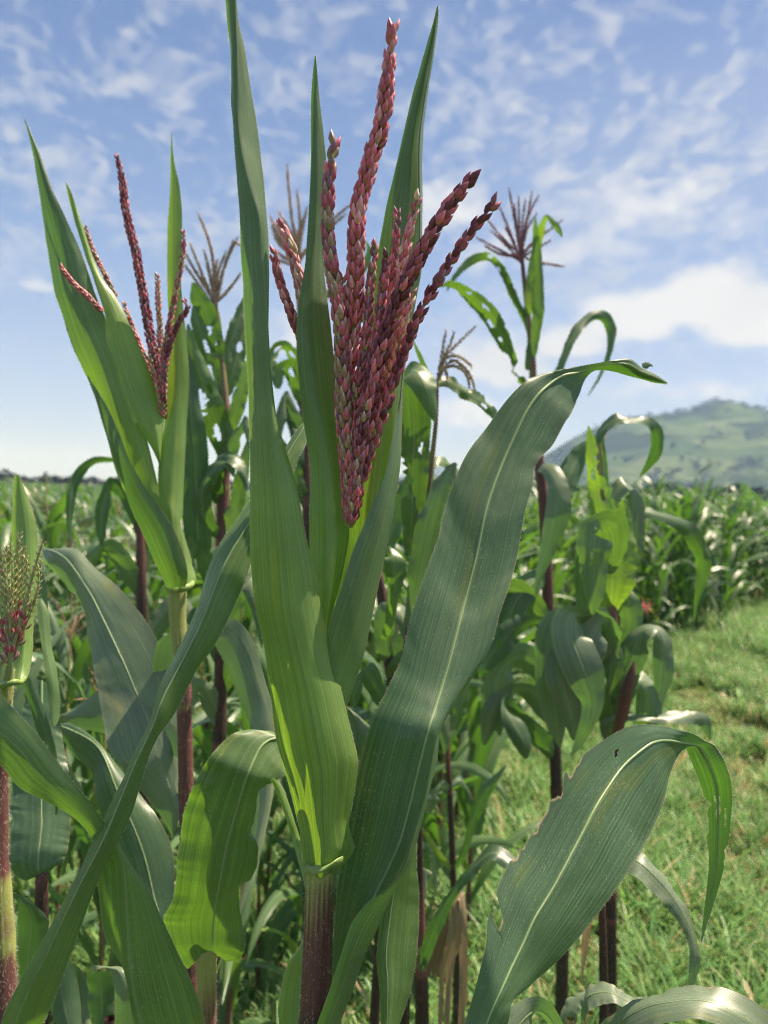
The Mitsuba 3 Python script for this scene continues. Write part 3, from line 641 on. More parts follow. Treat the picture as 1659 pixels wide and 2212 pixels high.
# the great arching leaf on the right
leaf(mp, [(1442, 827, 1440, 829, .5, .690, 0, 0), (1412, 806, 1414, 826, .4, .682, .4, .6), (1384, 793, 1385, 818, .4, .674, .6, .9), (1362, 777, 1358, 812, .35, .668, .4, 1.0), (1330, 778, 1326, 803, .3, .662, 0, .9), (1292, 784, 1288, 800, .4, .655, -.2, .7), (1250, 791, 1262, 822, .4, .648, -.2, .6), (1205, 799, 1246, 862, (1216, 812), .642, -.2, .6), (1165, 808, 1238, 882, (1190, 828), .637, -.1, .7), (1130, 829, 1225, 905, (1160, 856), .632, .1, .8),
          (1090, 870, 1192, 962, (1124, 915), .626, .4, .9), (1046, 930, 1156, 1002, (1092, 985), .619, .7, .9), (1012, 975, 1150, 1050, (1068, 1045), .614, .8, .9), (985, 1030, 1136, 1102, (1048, 1108), .609, .9, 1.0), (958, 1105, 1120, 1195, (1028, 1205), .604, 1.0, 1.0), (942, 1175, 1102, 1260, (1005, 1295), .600, 1.1, 1.0), (918, 1240, 1082, 1318, (990, 1355), .597, 1.2, 1.0), (888, 1330, 1062, 1390, (972, 1425), .594, 1.3, 1.2), (868, 1420, 1025, 1452, (954, 1487), .592, 1.4, 1.6),
          (838, 1490, 985, 1520, (941, 1530), .591, 1.6, 2.0), (800, 1568, 950, 1582, (927, 1572), .592, 1.7, 2.2), (775, 1650, 940, 1640, (907, 1650), .594, 1.8, 2.0), (757, 1730, 921, 1720, (888, 1730), .597, 2.0, 1.6), (745, 1810, 896, 1800, (868, 1805), .600, 2.2, 1.2), (735, 1890, 872, 1862, (842, 1868), .603, 2.5, 1.0), (726, 1960, 836, 1935, (805, 1945), .606, 2.7, .8), (718, 2050, 800, 2015, (775, 2030), .608, 2.6, .8), (712, 2130, 768, 2100, (752, 2110), .609, 2.4, .7), (700, 2240, 735, 2215, (728, 2225), .608, 2.0, .6), (690, 2330, 712, 2320, .5, .605, 1, .5)],
     tone=0, nv=190, nu=22, crease=.12, wave=.0022, waves=18, seed=11, tilt=[(0, .80), (6, .765), (8, .75), (11, .715), (14, .68), (17, .64), (20, .606), (23, .602), (29, .605)], rib=.0016, crinkle=.0008, hair=900, label='great dark green leaf arching to the right with a pale midrib',
     extra=[[(947, 1585, 950, 1582, .5, .585, 0, 0), (934, 1640, 941, 1640, .5, .578, -.1, .3), (917, 1715, 930, 1700, .5, .574, -.2, .7), (893, 1785, 914, 1770, .5, .572, -.2, 1.0), (873, 1862, 893, 1840, .5, .570, -.3, 1.5), (832, 1920, 868, 1900, .5, .568, -.4, 2.0), (788, 1955, 838, 1960, .5, .566, -.5, 2.3), (755, 2005, 805, 2025, .5, .565, -.5, 2.5), (734, 2070, 778, 2085, .5, .565, -.5, 2.5), (712, 2140, 757, 2150, .5, .566, -.4, 2.4), (684, 2215, 728, 2225, .5, .568, -.2, 2.2), (672, 2310, 700, 2320, .5, .572, 0, 1.6)],
            [(1386, 786, 1388, 794, .5, .784, 0, 0), (1392, 783, 1397, 797, .5, .785, .1, 0), (1401, 783, 1404, 792, .5, .786, .1, 0), (1410, 789, 1411, 793, .5, .787, .1, 0)]])
# light leaf behind, its tip upward, below the great leaf
leaf(mp, [(900, 1690, 905, 1692, .5, .66, 0, 0), (880, 1760, 903, 1770, .45, .66, .2, .4), (842, 1840, 899, 1860, .45, .655, .4, .8), (826, 1930, 906, 1930, .3, .65, .4, 1.2), (818, 2000, 905, 2000, .25, .645, .4, 1.3), (815, 2060, 901, 2050, .22, .64, .4, 1.4), (820, 2130, 889, 2130, .25, .635, .4, 1.3), (824, 2215, 862, 2212, .3, .63, .3, 1.0), (818, 2290, 836, 2290, .5, .62, .2, .5), (760, 2420, 770, 2420, .5, .605, .1, .3)],
     tone=2, nv=110, nu=14, crease=.25, wave=.0012, seed=13, rib=.0008, hair=200)
# leaf behind the stalk on the left
leaf(mp, [(663, 1990, 680, 1990, .5, .640, 0, 0), (650, 2040, 690, 2040, .5, .640, .3, .3), (622, 2085, 695, 2085, .5, .638, .4, .3), (607, 2140, 700, 2140, .5, .635, .5, .3), (601, 2185, 700, 2190, .5, .630, .6, .3), (608, 2230, 698, 2240, .5, .625, .5, .3), (640, 2300, 690, 2310, .5, .612, .4, .3)],
     tone=1, nv=60, nu=12, crease=.2, seed=15, hair=900)
# narrow bright blade left of the stalk
leaf(mp, [(585, 1685, 592, 1680, .5, .66, 0, .1), (602, 1725, 616, 1715, .5, .66, 0, .2), (620, 1775, 634, 1765, .5, .655, 0, .2), (636, 1830, 650, 1820, .5, .65, 0, .2), (650, 1880, 660, 1870, .5, .635, 0, .2), (664, 1950, 672, 1945, .5, .615, 0, .2)], tone=1, nv=50, nu=6, crease=.3, wave=.0006, seed=16)
# pale leaf behind between the front leaf and the great leaf
leaf(mp, [(735, 1520, 742, 1520, .5, .67, 0, 0), (748, 1535, 775, 1548, .5, .67, .2, .4), (750, 1565, 798, 1572, .5, .668, .2, .8), (748, 1610, 806, 1590, .5, .664, .2, 1.0), (745, 1660, 790, 1640, .5, .66, .2, 1.0), (740, 1720, 780, 1700, .5, .655, .2, 1.0), (725, 1800, 750, 1800, .5, .635, .2, .5)], tone=3, nv=50, nu=8, seed=17)
# lower right leaf, bitten, bending over and hanging
leaf(mp, [(1514, 2036, 1516, 2036, .5, .66, 0, 0), (1518, 1990, 1532, 1985, .5, .662, .3, -.4), (1524, 1940, 1546, 1940, .5, .664, .5, -.7), (1529, 1870, 1564, 1872, .5, .664, .8, -1.1), (1525, 1800, 1575, 1815, .5, .660, .9, -1.3), (1521, 1735, 1581, 1755, .5, .652, .9, -1.3), (1511, 1690, 1580, 1690, .5, .642, .6, -1.0), (1497, 1655, 1566, 1648, .5, .632, .3, -.5), (1484, 1623, 1545, 1612, .5, .622, -.2, .3), (1478, 1618, 1522, 1600, .5, .612, -.2, .3)][::1]
         + [(1462, 1640, 1497, 1585, (1465, 1603), .604, -.3, .5), (1448, 1675, 1450, 1574, (1440, 1600), .596, -.3, .9), (1438, 1716, 1400, 1566, (1398, 1612), .588, -.2, 1.2), (1418, 1772, 1355, 1571, (1352, 1650), .580, 0, 1.4), (1395, 1825, 1315, 1592, (1318, 1694), .572, .2, 1.5), (1372, 1862, 1275, 1620, (1288, 1742), .565, .3, 1.5), (1331, 1918, 1222, 1668, (1252, 1812), .556, .5, 1.4), (1292, 1972, 1180, 1742, (1222, 1868), .550, .6, 1.3), (1254, 2020, 1142, 1812, (1190, 1926), .545, .7, 1.2), (1206, 2074, 1100, 1862, (1156, 1982), .540, .8, 1.1), (1168, 2110, 1078, 1910, (1128, 2042), .536, .8, 1.0), (1138, 2138, 1056, 1972, (1104, 2092), .533, .8, .9), (1110, 2162, 1046, 2060, (1078, 2150), .530, .7, .8), (1095, 2214, 1003, 2210, (1050, 2214), .528, .6, .6), (1060, 2330, 960, 2310, .5, .528, .6, .5), (960, 2520, 880, 2480, .5, .535, .5, .3), (760, 2760, 720, 2720, .5, .575, .4, .2)],
     tone=0, nv=240, nu=26, crease=.10, wave=.0012, waves=16, seed=19, tilt=[(0, .75), (5, .74), (9, .71), (11, .69), (13, .66), (16, .61), (19, .572), (22, .54), (24, .53), (25, .54), (26, .575)], rib=.0015, crinkle=.0007, hair=900, label='dark green leaf at the lower right with bitten margins, bending over and hanging at its tip',
     bites=[(1, .470, .494, .085), (1, .500, .522, .07), (1, .524, .556, .05), (1, .565, .592, .03), (1, .626, .640, .13), (-1, .135, .185, .30), (1, .10, .13, .10), (-1, .09, .12, .06)], holes=[(.50, .172, .10, .016), (.70, .405, .04, .004), (.78, .165, .05, .01)])

# the wine-red tassel: every branch and its spikelets
W = lambda h, n: [h] * n
BR = [ # view points base -> tip (x, y, d), spikelet length mm, half width mm (base, middle, tip), hues, around
 ([(754, 1130, .612), (750, 1010, .612), (743, 900, .611), (746, 828, .610), (755, 753, .609), (765, 678, .607), (768, 590, .605), (770, 500, .603), (781, 415, .602), (800, 350, .601), (818, 290, .600), (832, 215, .599), (841, 130, .598), (848, 66, .597)], 11.6, (4.2, 6.6, 2.2), W('wine', 2) + W('red', 4) + W('pink', 2), 4),
 ([(757, 1140, .606), (752, 1000, .603), (744, 890, .600), (740, 810, .598), (737, 728, .597), (729, 655, .596), (719, 600, .595), (711, 530, .594), (708, 470, .593), (710, 400, .592), (716, 345, .592), (721, 312, .592)], 11.8, (3.4, 4.8, 2.4), W('wine', 2) + W('olive', 3) + W('plum', 1) + ['red'], 4),
 ([(690, 900, .640), (655, 745, .640), (634, 690, .638), (615, 640, .637), (601, 595, .636), (592, 542, .635)], 9.2, (3.4, 3.5, 1.6), W('wine', 2) + ['pink', 'red'], 3),
 ([(690, 800, .638), (655, 650, .640), (643, 590, .641), (630, 545, .642), (618, 512, .643), (607, 488, .643)], 10.0, (4.2, 4.6, 2.0), ['pink', 'pink', 'cream', 'red'], 4),
 ([(760, 1120, .604), (768, 1040, .601), (782, 950, .597), (800, 860, .592), (820, 775, .588), (840, 705, .584), (862, 640, .580), (886, 590, .577), (910, 545, .575), (935, 500, .573), (962, 456, .571), (990, 420, .569), (1024, 383, .567)], 12.0, (3.6, 5.8, 2.2), W('wine', 3) + W('dark', 4) + ['red'], 4),
 ([(764, 1125, .606), (778, 1050, .604), (797, 985, .602), (818, 920, .599), (838, 860, .597), (852, 818, .595), (868, 775, .594), (881, 738, .593), (899, 694, .592), (921, 650, .591), (945, 610, .590), (969, 570, .589), (994, 533, .588), (1020, 498, .587), (1046, 467, .586), (1068, 438, .585)], 11.0, (3.4, 3.6, 1.6), W('wine', 3) + W('dark', 3) + ['plum'], 2),
 ([(762, 1090, .612), (785, 960, .611), (812, 830, .610), (836, 720, .608), (855, 620, .606), (872, 550, .604), (884, 500, .603), (893, 462, .602), (904, 426, .601)], 9.6, (2.9, 3.7, 2.0), ['pink', 'pink', 'red', 'wine', 'cream'], 3),
 ([(760, 1080, .618), (780, 930, .618), (805, 800, .617), (826, 690, .616), (842, 610, .615), (853, 545, .614), (857, 495, .613), (858, 456, .613)], 8.0, (2.4, 2.7, 1.1), ['wine', 'red', 'plum'], 3),
 ([(752, 1120, .604), (758, 1020, .603), (764, 930, .602), (772, 850, .601), (784, 775, .600), (794, 690, .600), (801, 610, .599), (806, 560, .599), (810, 532, .599)], 9.4, (2.8, 3.7, 1.8), ['olive', 'wine', 'wine', 'plum', 'red'], 3),
 ([(758, 1130, .602), (764, 1050, .600), (776, 960, .597), (790, 870, .595), (803, 790, .594), (816, 710, .593), (826, 640, .593), (833, 585, .593), (837, 548, .593)], 9.6, (3.0, 3.9, 1.8), ['wine', 'wine', 'red', 'dark', 'plum'], 3),
 ([(766, 1080, .616), (790, 990, .615), (815, 900, .614), (835, 830, .613), (850, 770, .612), (866, 715, .611), (880, 668, .610), (890, 630, .610)], 9.6, (2.8, 3.6, 1.8), ['cream', 'cream', 'pink', 'olive'], 3),
 ([(763, 1110, .606), (776, 1040, .603), (795, 965, .600), (820, 890, .598), (845, 830, .597), (866, 780, .597), (884, 735, .597), (895, 700, .597)], 9.2, (2.6, 3.4, 1.6), ['wine', 'plum', 'wine', 'olive', 'red'], 3),
 ([(757, 1100, .610), (752, 990, .609), (755, 900, .608), (752, 800, .607), (745, 720, .607), (741, 650, .607), (739, 600, .607)], 9.2, (2.6, 3.2, 1.6), ['red', 'wine', 'pink'], 3),
 ([(760, 1128, .600), (766, 1060, .597), (775, 985, .594), (788, 905, .591), (806, 830, .589), (822, 765, .588), (838, 700, .587), (850, 650, .586)], 9.6, (3.0, 3.8, 1.8), ['wine', 'dark', 'plum', 'wine', 'olive'], 3),
]
rng = np.random.default_rng(77)
allsp = []
for bi, (pts, ln, half, hues, around) in enumerate(BR):
    key = sub(mp, 'tassel_branch')
    q = branch_points(pts, 40)
    put(key, tube(q, np.linspace(.0021, .0007, 40), np.linspace(.7, .5, 40), 6), 'stalk_material')
    ms, hs = spike(q, (ln * .00092, ln * .001, ln * .0010), tuple(h * .001 for h in half), hues, rng, around, .47)
    allsp += [(seen(m[:3, 3])[2] - (0.01 if bi in (0, 1, 4, 5, 13) else 0), key, m, h) for m, h in zip(ms, hs)]
allsp.sort(key=lambda s: s[0])
front, rest = allsp[:300], allsp[300:]
for k, (_, key, m, h) in enumerate(front):
    s = spikelet_kind(h, int(rng.integers(4)))
    scene[sub(key, 'spikelet')] = {**s, 'to_world': T(m.tolist())}
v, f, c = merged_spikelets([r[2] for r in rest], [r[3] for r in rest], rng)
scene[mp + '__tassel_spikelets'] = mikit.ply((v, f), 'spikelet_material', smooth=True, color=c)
labels[mp + '__tassel_spikelets'] = {'kind': 'stuff', 'label': 'wine-red and olive spikelets of the tassel'}

# ---------------------------------------------------------------- the plant on the left
lp = thing('maize_plant', 'maize plant on the left with a slim red tassel rising between tall green leaves', 'maize plant', 'near maize plants')
stalk(lp, [(372, 1120, .905, 12, 1), (380, 1230, .90, 16, 1), (383, 1275, .90, 20, 1), (384, 1340, .90, 18, .95), (392, 1420, .90, 16.5, .62), (398, 1520, .90, 16, .25), (401, 1660, .90, 16, .1), (405, 1800, .90, 17, .1), (408, 2000, .90, 18, .1)], 16, shade=0.0, hair=1800, seed=2, n=50)
leaf(lp, [(50, 253, 52, 255, .5, .90, 0, 0), (71, 332, 88, 338, .55, .90, .3, .2), (85, 415, 118, 422, .55, .90, .6, .3), (97, 490, 146, 482, .5, .90, .9, .4), (107, 553, 172, 535, .5, .90, 1.1, .5), (117, 625, 192, 590, .48, .90, 1.2, .6), (132, 672, 208, 640, .48, .90, 1.2, .6), (156, 745, 236, 705, .48, .90, 1.2, .6), (184, 805, 262, 775, .48, .90, 1.2, .6), (203, 860, 288, 850, .48, .90, 1.2, .5), (222, 925, 312, 930, .48, .90, 1.2, .5), (242, 990, 330, 1000, .48, .90, 1.2, .4), (264, 1050, 345, 1060, .5, .90, 1.0, .4), (291, 1115, 362, 1110, .5, .895, .8, .4), (318, 1170, 380, 1160, .5, .89, .5, .4), (345, 1236, 396, 1220, .5, .885, .4, .6), (361, 1268, 402, 1262, .5, .885, .6, .9)],
     tone=8, nv=130, nu=14, crease=.3, wave=.002, waves=12, seed=23, hair=250, label='tall left leaf of the plant with its lower margin folded forward',
     extra=[[(198, 826, 201, 830, .5, .885, 0, 0), (207, 862, 214, 850, .5, .88, .3, 0), (221, 910, 236, 888, .5, .876, .6, -.1), (240, 975, 256, 935, .5, .872, .9, -.2), (261, 1035, 276, 985, .5, .869, 1.1, -.2), (286, 1105, 318, 1060, .5, .866, 1.4, -.1), (310, 1158, 362, 1118, .5, .864, 1.6, 0), (330, 1205, 392, 1182, .5, .862, 1.8, .3), (346, 1238, 405, 1230, .5, .863, 1.9, .6), (359, 1270, 401, 1268, .5, .868, 1.5, 1.2)]])
leaf(lp, [(141, 392, 142, 393, .5, .915, 0, 0), (148, 425, 158, 425, .5, .915, .1, .1), (166, 492, 180, 490, .5, .912, .1, .3), (185, 555, 199, 548, .5, .91, 0, .4), (201, 600, 222, 600, .5, .907, -.1, .5), (221, 660, 250, 640, .5, .904, -.2, .6), (236, 718, 275, 690, .5, .90, -.2, .8), (251, 782, 301, 755, .5, .897, -.2, 1.0), (266, 832, 325, 815, .5, .895, -.2, 1.2), (282, 878, 345, 864, .5, .893, -.2, 1.3), (308, 935, 356, 905, .5, .892, 0, 1.2), (334, 982, 352, 955, .5, .895, .2, .8), (345, 1008, 350, 1005, .5, .90, .3, .4), (356, 1070, 364, 1070, .5, .90, .3, .3)],
     tone=1, nv=100, nu=12, crease=.2, wave=.0016, seed=25, crinkle=.0008, hair=120)
leaf(lp, [(370, 284, 371, 284, .5, .92, 0, 0), (368, 345, 376, 345, .45, .92, .1, .1), (367, 405, 387, 400, .4, .92, .2, .2), (363, 480, 393, 470, .4, .92, .3, .3), (361, 553, 392, 553, .45, .92, .4, .3), (361, 620, 391, 620, .45, .918, .4, .3), (366, 700, 400, 705, .45, .915, .4, .4), (364, 765, 407, 778, .45, .912, .4, .5), (361, 825, 408, 850, .45, .91, .4, .6), (358, 885, 404, 920, .45, .907, .3, .7), (350, 950, 401, 985, .48, .903, .2, .8), (343, 995, 399, 1035, .5, .90, .2, .9), (341, 1040, 396, 1095, .5, .897, .3, .9), (347, 1095, 389, 1130, .5, .893, .4, .7), (362, 1150, 390, 1170, .5, .893, .4, .5), (372, 1210, 394, 1220, .5, .893, .3, .3)],
     tone=1, nv=110, nu=12, crease=.3, wave=.0014, seed=27, hair=120)
leaf(lp, [(384, 1100, 386, 1100, .5, .92, 0, 0), (384, 1135, 392, 1140, .5, .918, 0, .2), (385, 1165, 402, 1172, .5, .916, 0, .4), (388, 1200, 415, 1215, .5, .913, -.2, .6), (392, 1235, 422, 1248, .5, .908, -.4, .6), (394, 1262, 414, 1268, .5, .902, -.2, .4)], tone=1, nv=40, nu=8, seed=28, hair=200)
put(sub(lp, 'collar'), tube(*zip(*[(P(x, y, d), r * d / F) for x, y, d, r in [(358, 1266, .90, 5), (372, 1272, .884, 7), (390, 1273, .880, 8), (405, 1268, .885, 8), (416, 1258, .90, 5)]]), [1] * 5, 8, n=24), 'collar_material')
leaf(lp, [(89, 1187, 91, 1186, .5, .90, 0, 0), (106, 1217, 130, 1186, (118, 1192), .885, .5, .6), (145, 1272, 172, 1192, (148, 1213), .872, 1.0, 1.2), (172, 1294, 212, 1233, (178, 1255), .865, 1.2, 1.3), (184, 1340, 248, 1262, (205, 1300), .862, 1.1, 1.3), (192, 1395, 285, 1302, (235, 1362), .862, 1.0, 1.4), (204, 1450, 322, 1352, (266, 1428), .864, .9, 1.5), (215, 1508, 350, 1410, (296, 1498), .867, .8, 1.5), (225, 1570, 372, 1480, (320, 1556), .871, .8, 1.5), (240, 1628, 385, 1560, (340, 1626), .876, .8, 1.4), (300, 1700, 388, 1640, (360, 1682), .882, .9, 1.2), (342, 1752, 388, 1700, (375, 1722), .888, .9, .8), (375, 1816, 390, 1750, (388, 1764), .895, .8, .6)],
     tone=3, nv=120, nu=20, crease=.12, wave=.003, waves=14, seed=31, tilt=[(0, 1.16), (3, 1.06), (6, .98), (9, .92), (12, .895)], rib=.0011, crinkle=.0010, hair=150, label='broad bluish leaf of the left plant, arching to the left with a pale midrib')
leaf(lp, [(120, 1567, 122, 1566, .5, .92, 0, 0), (150, 1622, 175, 1572, (160, 1580), .915, .2, .6), (195, 1668, 235, 1630, (215, 1618), .91, .3, 1.0), (208, 1720, 300, 1712, (250, 1700), .905, .3, 1.2), (225, 1800, 340, 1765, (290, 1790), .90, .4, 1.2), (255, 1880, 370, 1830, (320, 1880), .895, .5, 1.2), (300, 1950, 378, 1900, (338, 1955), .89, .5, 1.0), (340, 2010, 376, 1960, (352, 2000), .89, .5, .6), (395, 2070, 405, 2050, .5, .895, .2, .2)],
     tone=0, nv=90, nu=18, crease=.15, wave=.002, seed=33, tilt=[(0, 1.05), (3, .97), (8, .895)], rib=.0012)
leaf(lp, [(130, 1545, 131, 1544, .5, 1.0, 0, 0), (150, 1560, 165, 1527, .4, .99, .3, .6), (190, 1575, 205, 1500, .42, .98, .5, 1.0), (230, 1585, 240, 1480, .45, .97, .5, 1.1), (300, 1600, 310, 1510, .5, .95, .5, .8), (390, 1640, 400, 1600, .5, .91, .2, .2)], tone=3, nv=60, nu=10, seed=35, wave=.003)
LB = [([(353, 905, .905), (348, 850, .905), (340, 800, .905), (331, 760, .905), (322, 710, .905), (312, 650, .905), (303, 600, .905), (294, 548, .905), (283, 505, .905), (271, 450, .905), (264, 390, .905), (256, 352, .905), (252, 336, .905)], 8.0, (3.6, 5.2, 1.6), ['wine', 'dark', 'wine', 'plum'], 4),
      ([(353, 895, .91), (350, 830, .91), (347, 765, .91), (345, 705, .91), (342, 650, .91), (340, 595, .91)], 7.0, (3.0, 3.6, 1.8), ['pink', 'pink', 'cream', 'tan'], 3),
      ([(354, 890, .90), (352, 800, .90), (358, 745, .90), (370, 680, .90), (384, 610, .90), (394, 555, .90), (395, 500, .90)], 7.4, (2.8, 3.2, 1.6), ['olive', 'wine', 'tan', 'wine'], 3),
      ([(355, 880, .895), (355, 805, .895), (364, 755, .895), (375, 720, .893), (390, 690, .89), (403, 672, .887), (405, 660, .885), (399, 650, .884)], 7.2, (2.8, 3.4, 1.6), ['dark', 'plum', 'wine'], 3),
      ([(222, 674, .885), (205, 657, .88), (190, 640, .878), (172, 625, .876), (150, 602, .874), (130, 574, .872)], 7.0, (2.4, 2.8, 1.4), ['red', 'wine', 'pink'], 3),
      ([(350, 890, .93), (332, 820, .93), (313, 770, .93), (298, 735, .93), (280, 690, .93), (268, 655, .93)], 7.0, (2.6, 2.8, 1.4), ['red', 'tan', 'pink'], 3),
      ([(250, 640, .93), (225, 590, .93), (207, 555, .93), (190, 510, .93), (184, 490, .93)], 6.6, (2.4, 2.6, 1.2), ['wine', 'olive'], 3),
      ([(353, 900, .90), (345, 850, .90), (336, 815, .90), (328, 790, .90), (322, 770, .90)], 7.0, (2.6, 3.0, 1.4), ['olive', 'tan', 'red'], 3)]
rng = np.random.default_rng(78)
allsp = []
for pts, ln, half, hues, around in LB:
    key = sub(lp, 'tassel_branch')
    q = branch_points(pts, 30)
    put(key, tube(q, np.linspace(.0018, .0006, 30), np.linspace(.8, .5, 30), 6), 'stalk_material')
    ms, hs = spike(q, (ln * .001, ln * .00105, ln * .0009), tuple(h * .001 for h in half), hues, rng, around, .46)
    allsp += [(seen(m[:3, 3])[2], key, m, h) for m, h in zip(ms, hs)]
allsp.sort(key=lambda s: s[0])
front, rest = allsp[:300], allsp[300:]
for _, key, m, h in front: scene[sub(key, 'spikelet')] = {**spikelet_kind(h, int(rng.integers(4))), 'to_world': T(m.tolist())}
if rest:
    v, f, c = merged_spikelets([r[2] for r in rest], [r[3] for r in rest], rng)
    scene[lp + '__tassel_spikelets'] = mikit.ply((v, f), 'spikelet_material', smooth=True, color=c)
    labels[lp + '__tassel_spikelets'] = {'kind': 'stuff'}

# ---------------------------------------------------------------- plant cut by the left frame: pale young tassel, long diagonal leaf
fp = thing('maize_plant', 'maize plant at the left edge with a pale young tassel and a long slanting leaf', 'maize plant', 'near maize plants')
stalk(fp, [(22, 1440, .60, 9, .9), (16, 1485, .60, 13, .9), (8, 1560, .60, 15, .8), (0, 1660, .60, 18, .35), (-3, 1760, .60, 20, .15), (-4, 1875, .60, 22, .1), (-2, 1905, .60, 25, .9), (2, 2000, .60, 26, .75), (5, 2100, .60, 29, .4), (8, 2212, .60, 31, .1)], 18, shade=0.0, hair=5000, seed=4, n=60)
put(sub(fp, 'collar'), tube(*zip(*[(P(x, y, d), r * d / F) for x, y, d, r in [(4, 1482, .60, 6), (14, 1478, .588, 7), (28, 1474, .588, 7), (44, 1474, .595, 6), (54, 1462, .602, 3)]]), [1] * 5, 8, n=24), 'collar_material')
leaf(fp, [(32, 1026, 40, 1026, .5, .655, 0, 0), (28, 1060, 54, 1058, .5, .655, .2, .3), (26, 1110, 72, 1112, .5, .653, .4, .5), (24, 1160, 81, 1160, .5, .65, .6, .6), (24, 1220, 82, 1230, .5, .645, .7, .6), (24, 1290, 78, 1300, .5, .64, .8, .6), (26, 1360, 72, 1380, .5, .633, .8, .6), (26, 1420, 66, 1440, .5, .625, .7, .5), (24, 1470, 54, 1472, .5, .615, .5, .3)], tone=1, nv=70, nu=10, crease=.3, seed=41, ragged=.02, hair=150, label='upright yellow green leaf with a torn top behind the pale tassel')
rng = np.random.default_rng(79)
yt = [([(22, 1470), (20, 1400), (12, 1330), (5, 1260), (2, 1190)]), ([(22, 1470), (24, 1390), (26, 1310), (28, 1240), (22, 1175)]), ([(22, 1470), (25, 1390), (32, 1310), (38, 1230), (43, 1150)]), ([(22, 1470), (26, 1400), (38, 1330), (46, 1270), (52, 1180)]), ([(22, 1470), (28, 1400), (48, 1330), (66, 1260), (80, 1210), (94, 1167)]),
      ([(22, 1470), (30, 1410), (54, 1350), (74, 1300), (84, 1260), (80, 1215)]), ([(22, 1470), (16, 1400), (0, 1340), (-14, 1280), (-22, 1200)]), ([(22, 1470), (14, 1410), (-8, 1370), (-30, 1300)]), ([(22, 1470), (24, 1380), (18, 1300), (12, 1235), (14, 1180)]), ([(22, 1470), (27, 1400), (42, 1350), (58, 1310), (60, 1250), (56, 1200)])]
for k, b in enumerate(yt):
    q = branch_points([(x, y, .588 + .004 * (k % 4)) for x, y in b], 20)
    key = sub(fp, 'tassel_branch')
    ms1, hs1 = spike(q[:11], (.0085, .0085, .0075), (.002, .0034, .0026), ['wine', 'plum', 'olive', 'wine'], rng, 2, .85, .34, .4)
    ms2, hs2 = spike(q[10:], (.0046, .0046, .0036), (.0011, .0012, .0007), ['straw', 'straw', 'tan'], rng, 2, .62, .36, .5)
    keep = [i for i in range(len(ms1)) if i > len(ms1) * .25]
    v, f, c = merged_spikelets([ms1[i] for i in keep] + ms2, [hs1[i] for i in keep] + hs2, rng)
    tv, tf, _ = tube(q, np.linspace(.0018, .0007, len(q)), None, 5)
    scene[key] = mikit.ply((np.vstack([v, tv]), np.vstack([f, tf + len(v)])), 'spikelet_material', smooth=True, color=np.vstack([c, np.tile([.24, .27, .10], (len(tv), 1))]))
leaf(fp, [(660, 912, 661, 914, .5, .668, 0, 0), (645, 923, 664, 948, .5, .662, .1, -.1), (616, 966, 648, 982, .5, .652, .2, -.2), (584, 1016, 622, 1050, .5, .64, .3, -.2), (552, 1064, 585, 1130, .48, .628, .5, -.2), (520, 1111, 552, 1200, .42, .615, .8, -.2), (480, 1166, 532, 1250, .40, .604, 1.0, -.1), (450, 1231, 500, 1320, .40, .594, 1.2, 0), (425, 1306, 462, 1398, .40, .584, 1.3, .1), (394, 1384, 425, 1450, .40, .573, 1.3, .2), (345, 1481, 372, 1545, .45, .56, 1.2, .3), (320, 1566, 338, 1598, .5, .55, 1.1, .4), (276, 1655, 312, 1662, .5, .54, 1.0, .5), (240, 1732, 284, 1752, .5, .532, .9, .6), (200, 1824, 246, 1838, .5, .526, .8, .7), (160, 1899, 208, 1912, .5, .522, .7, .8), (120, 1978, 184, 1968, .5, .52, .6, .9), (84, 2044, 160, 2040, .5, .522, .6, .9), (42, 2118, 130, 2120, .5, .528, .6, .9), (10, 2195, 92, 2212, .5, .54, .6, .8), (-10, 2300, 50, 2300, .5, .56, .5, .5), (-5, 2420, 20, 2420, .5, .59, .3, .3)],
     tone=2, nv=180, nu=16, crease=.75, wave=.0012, waves=16, seed=43, vfold=(.34, .9, .5), rib=.0006, crinkle=.0008, hair=900, label='long narrow leaf slanting from the lower left up behind the front leaf')

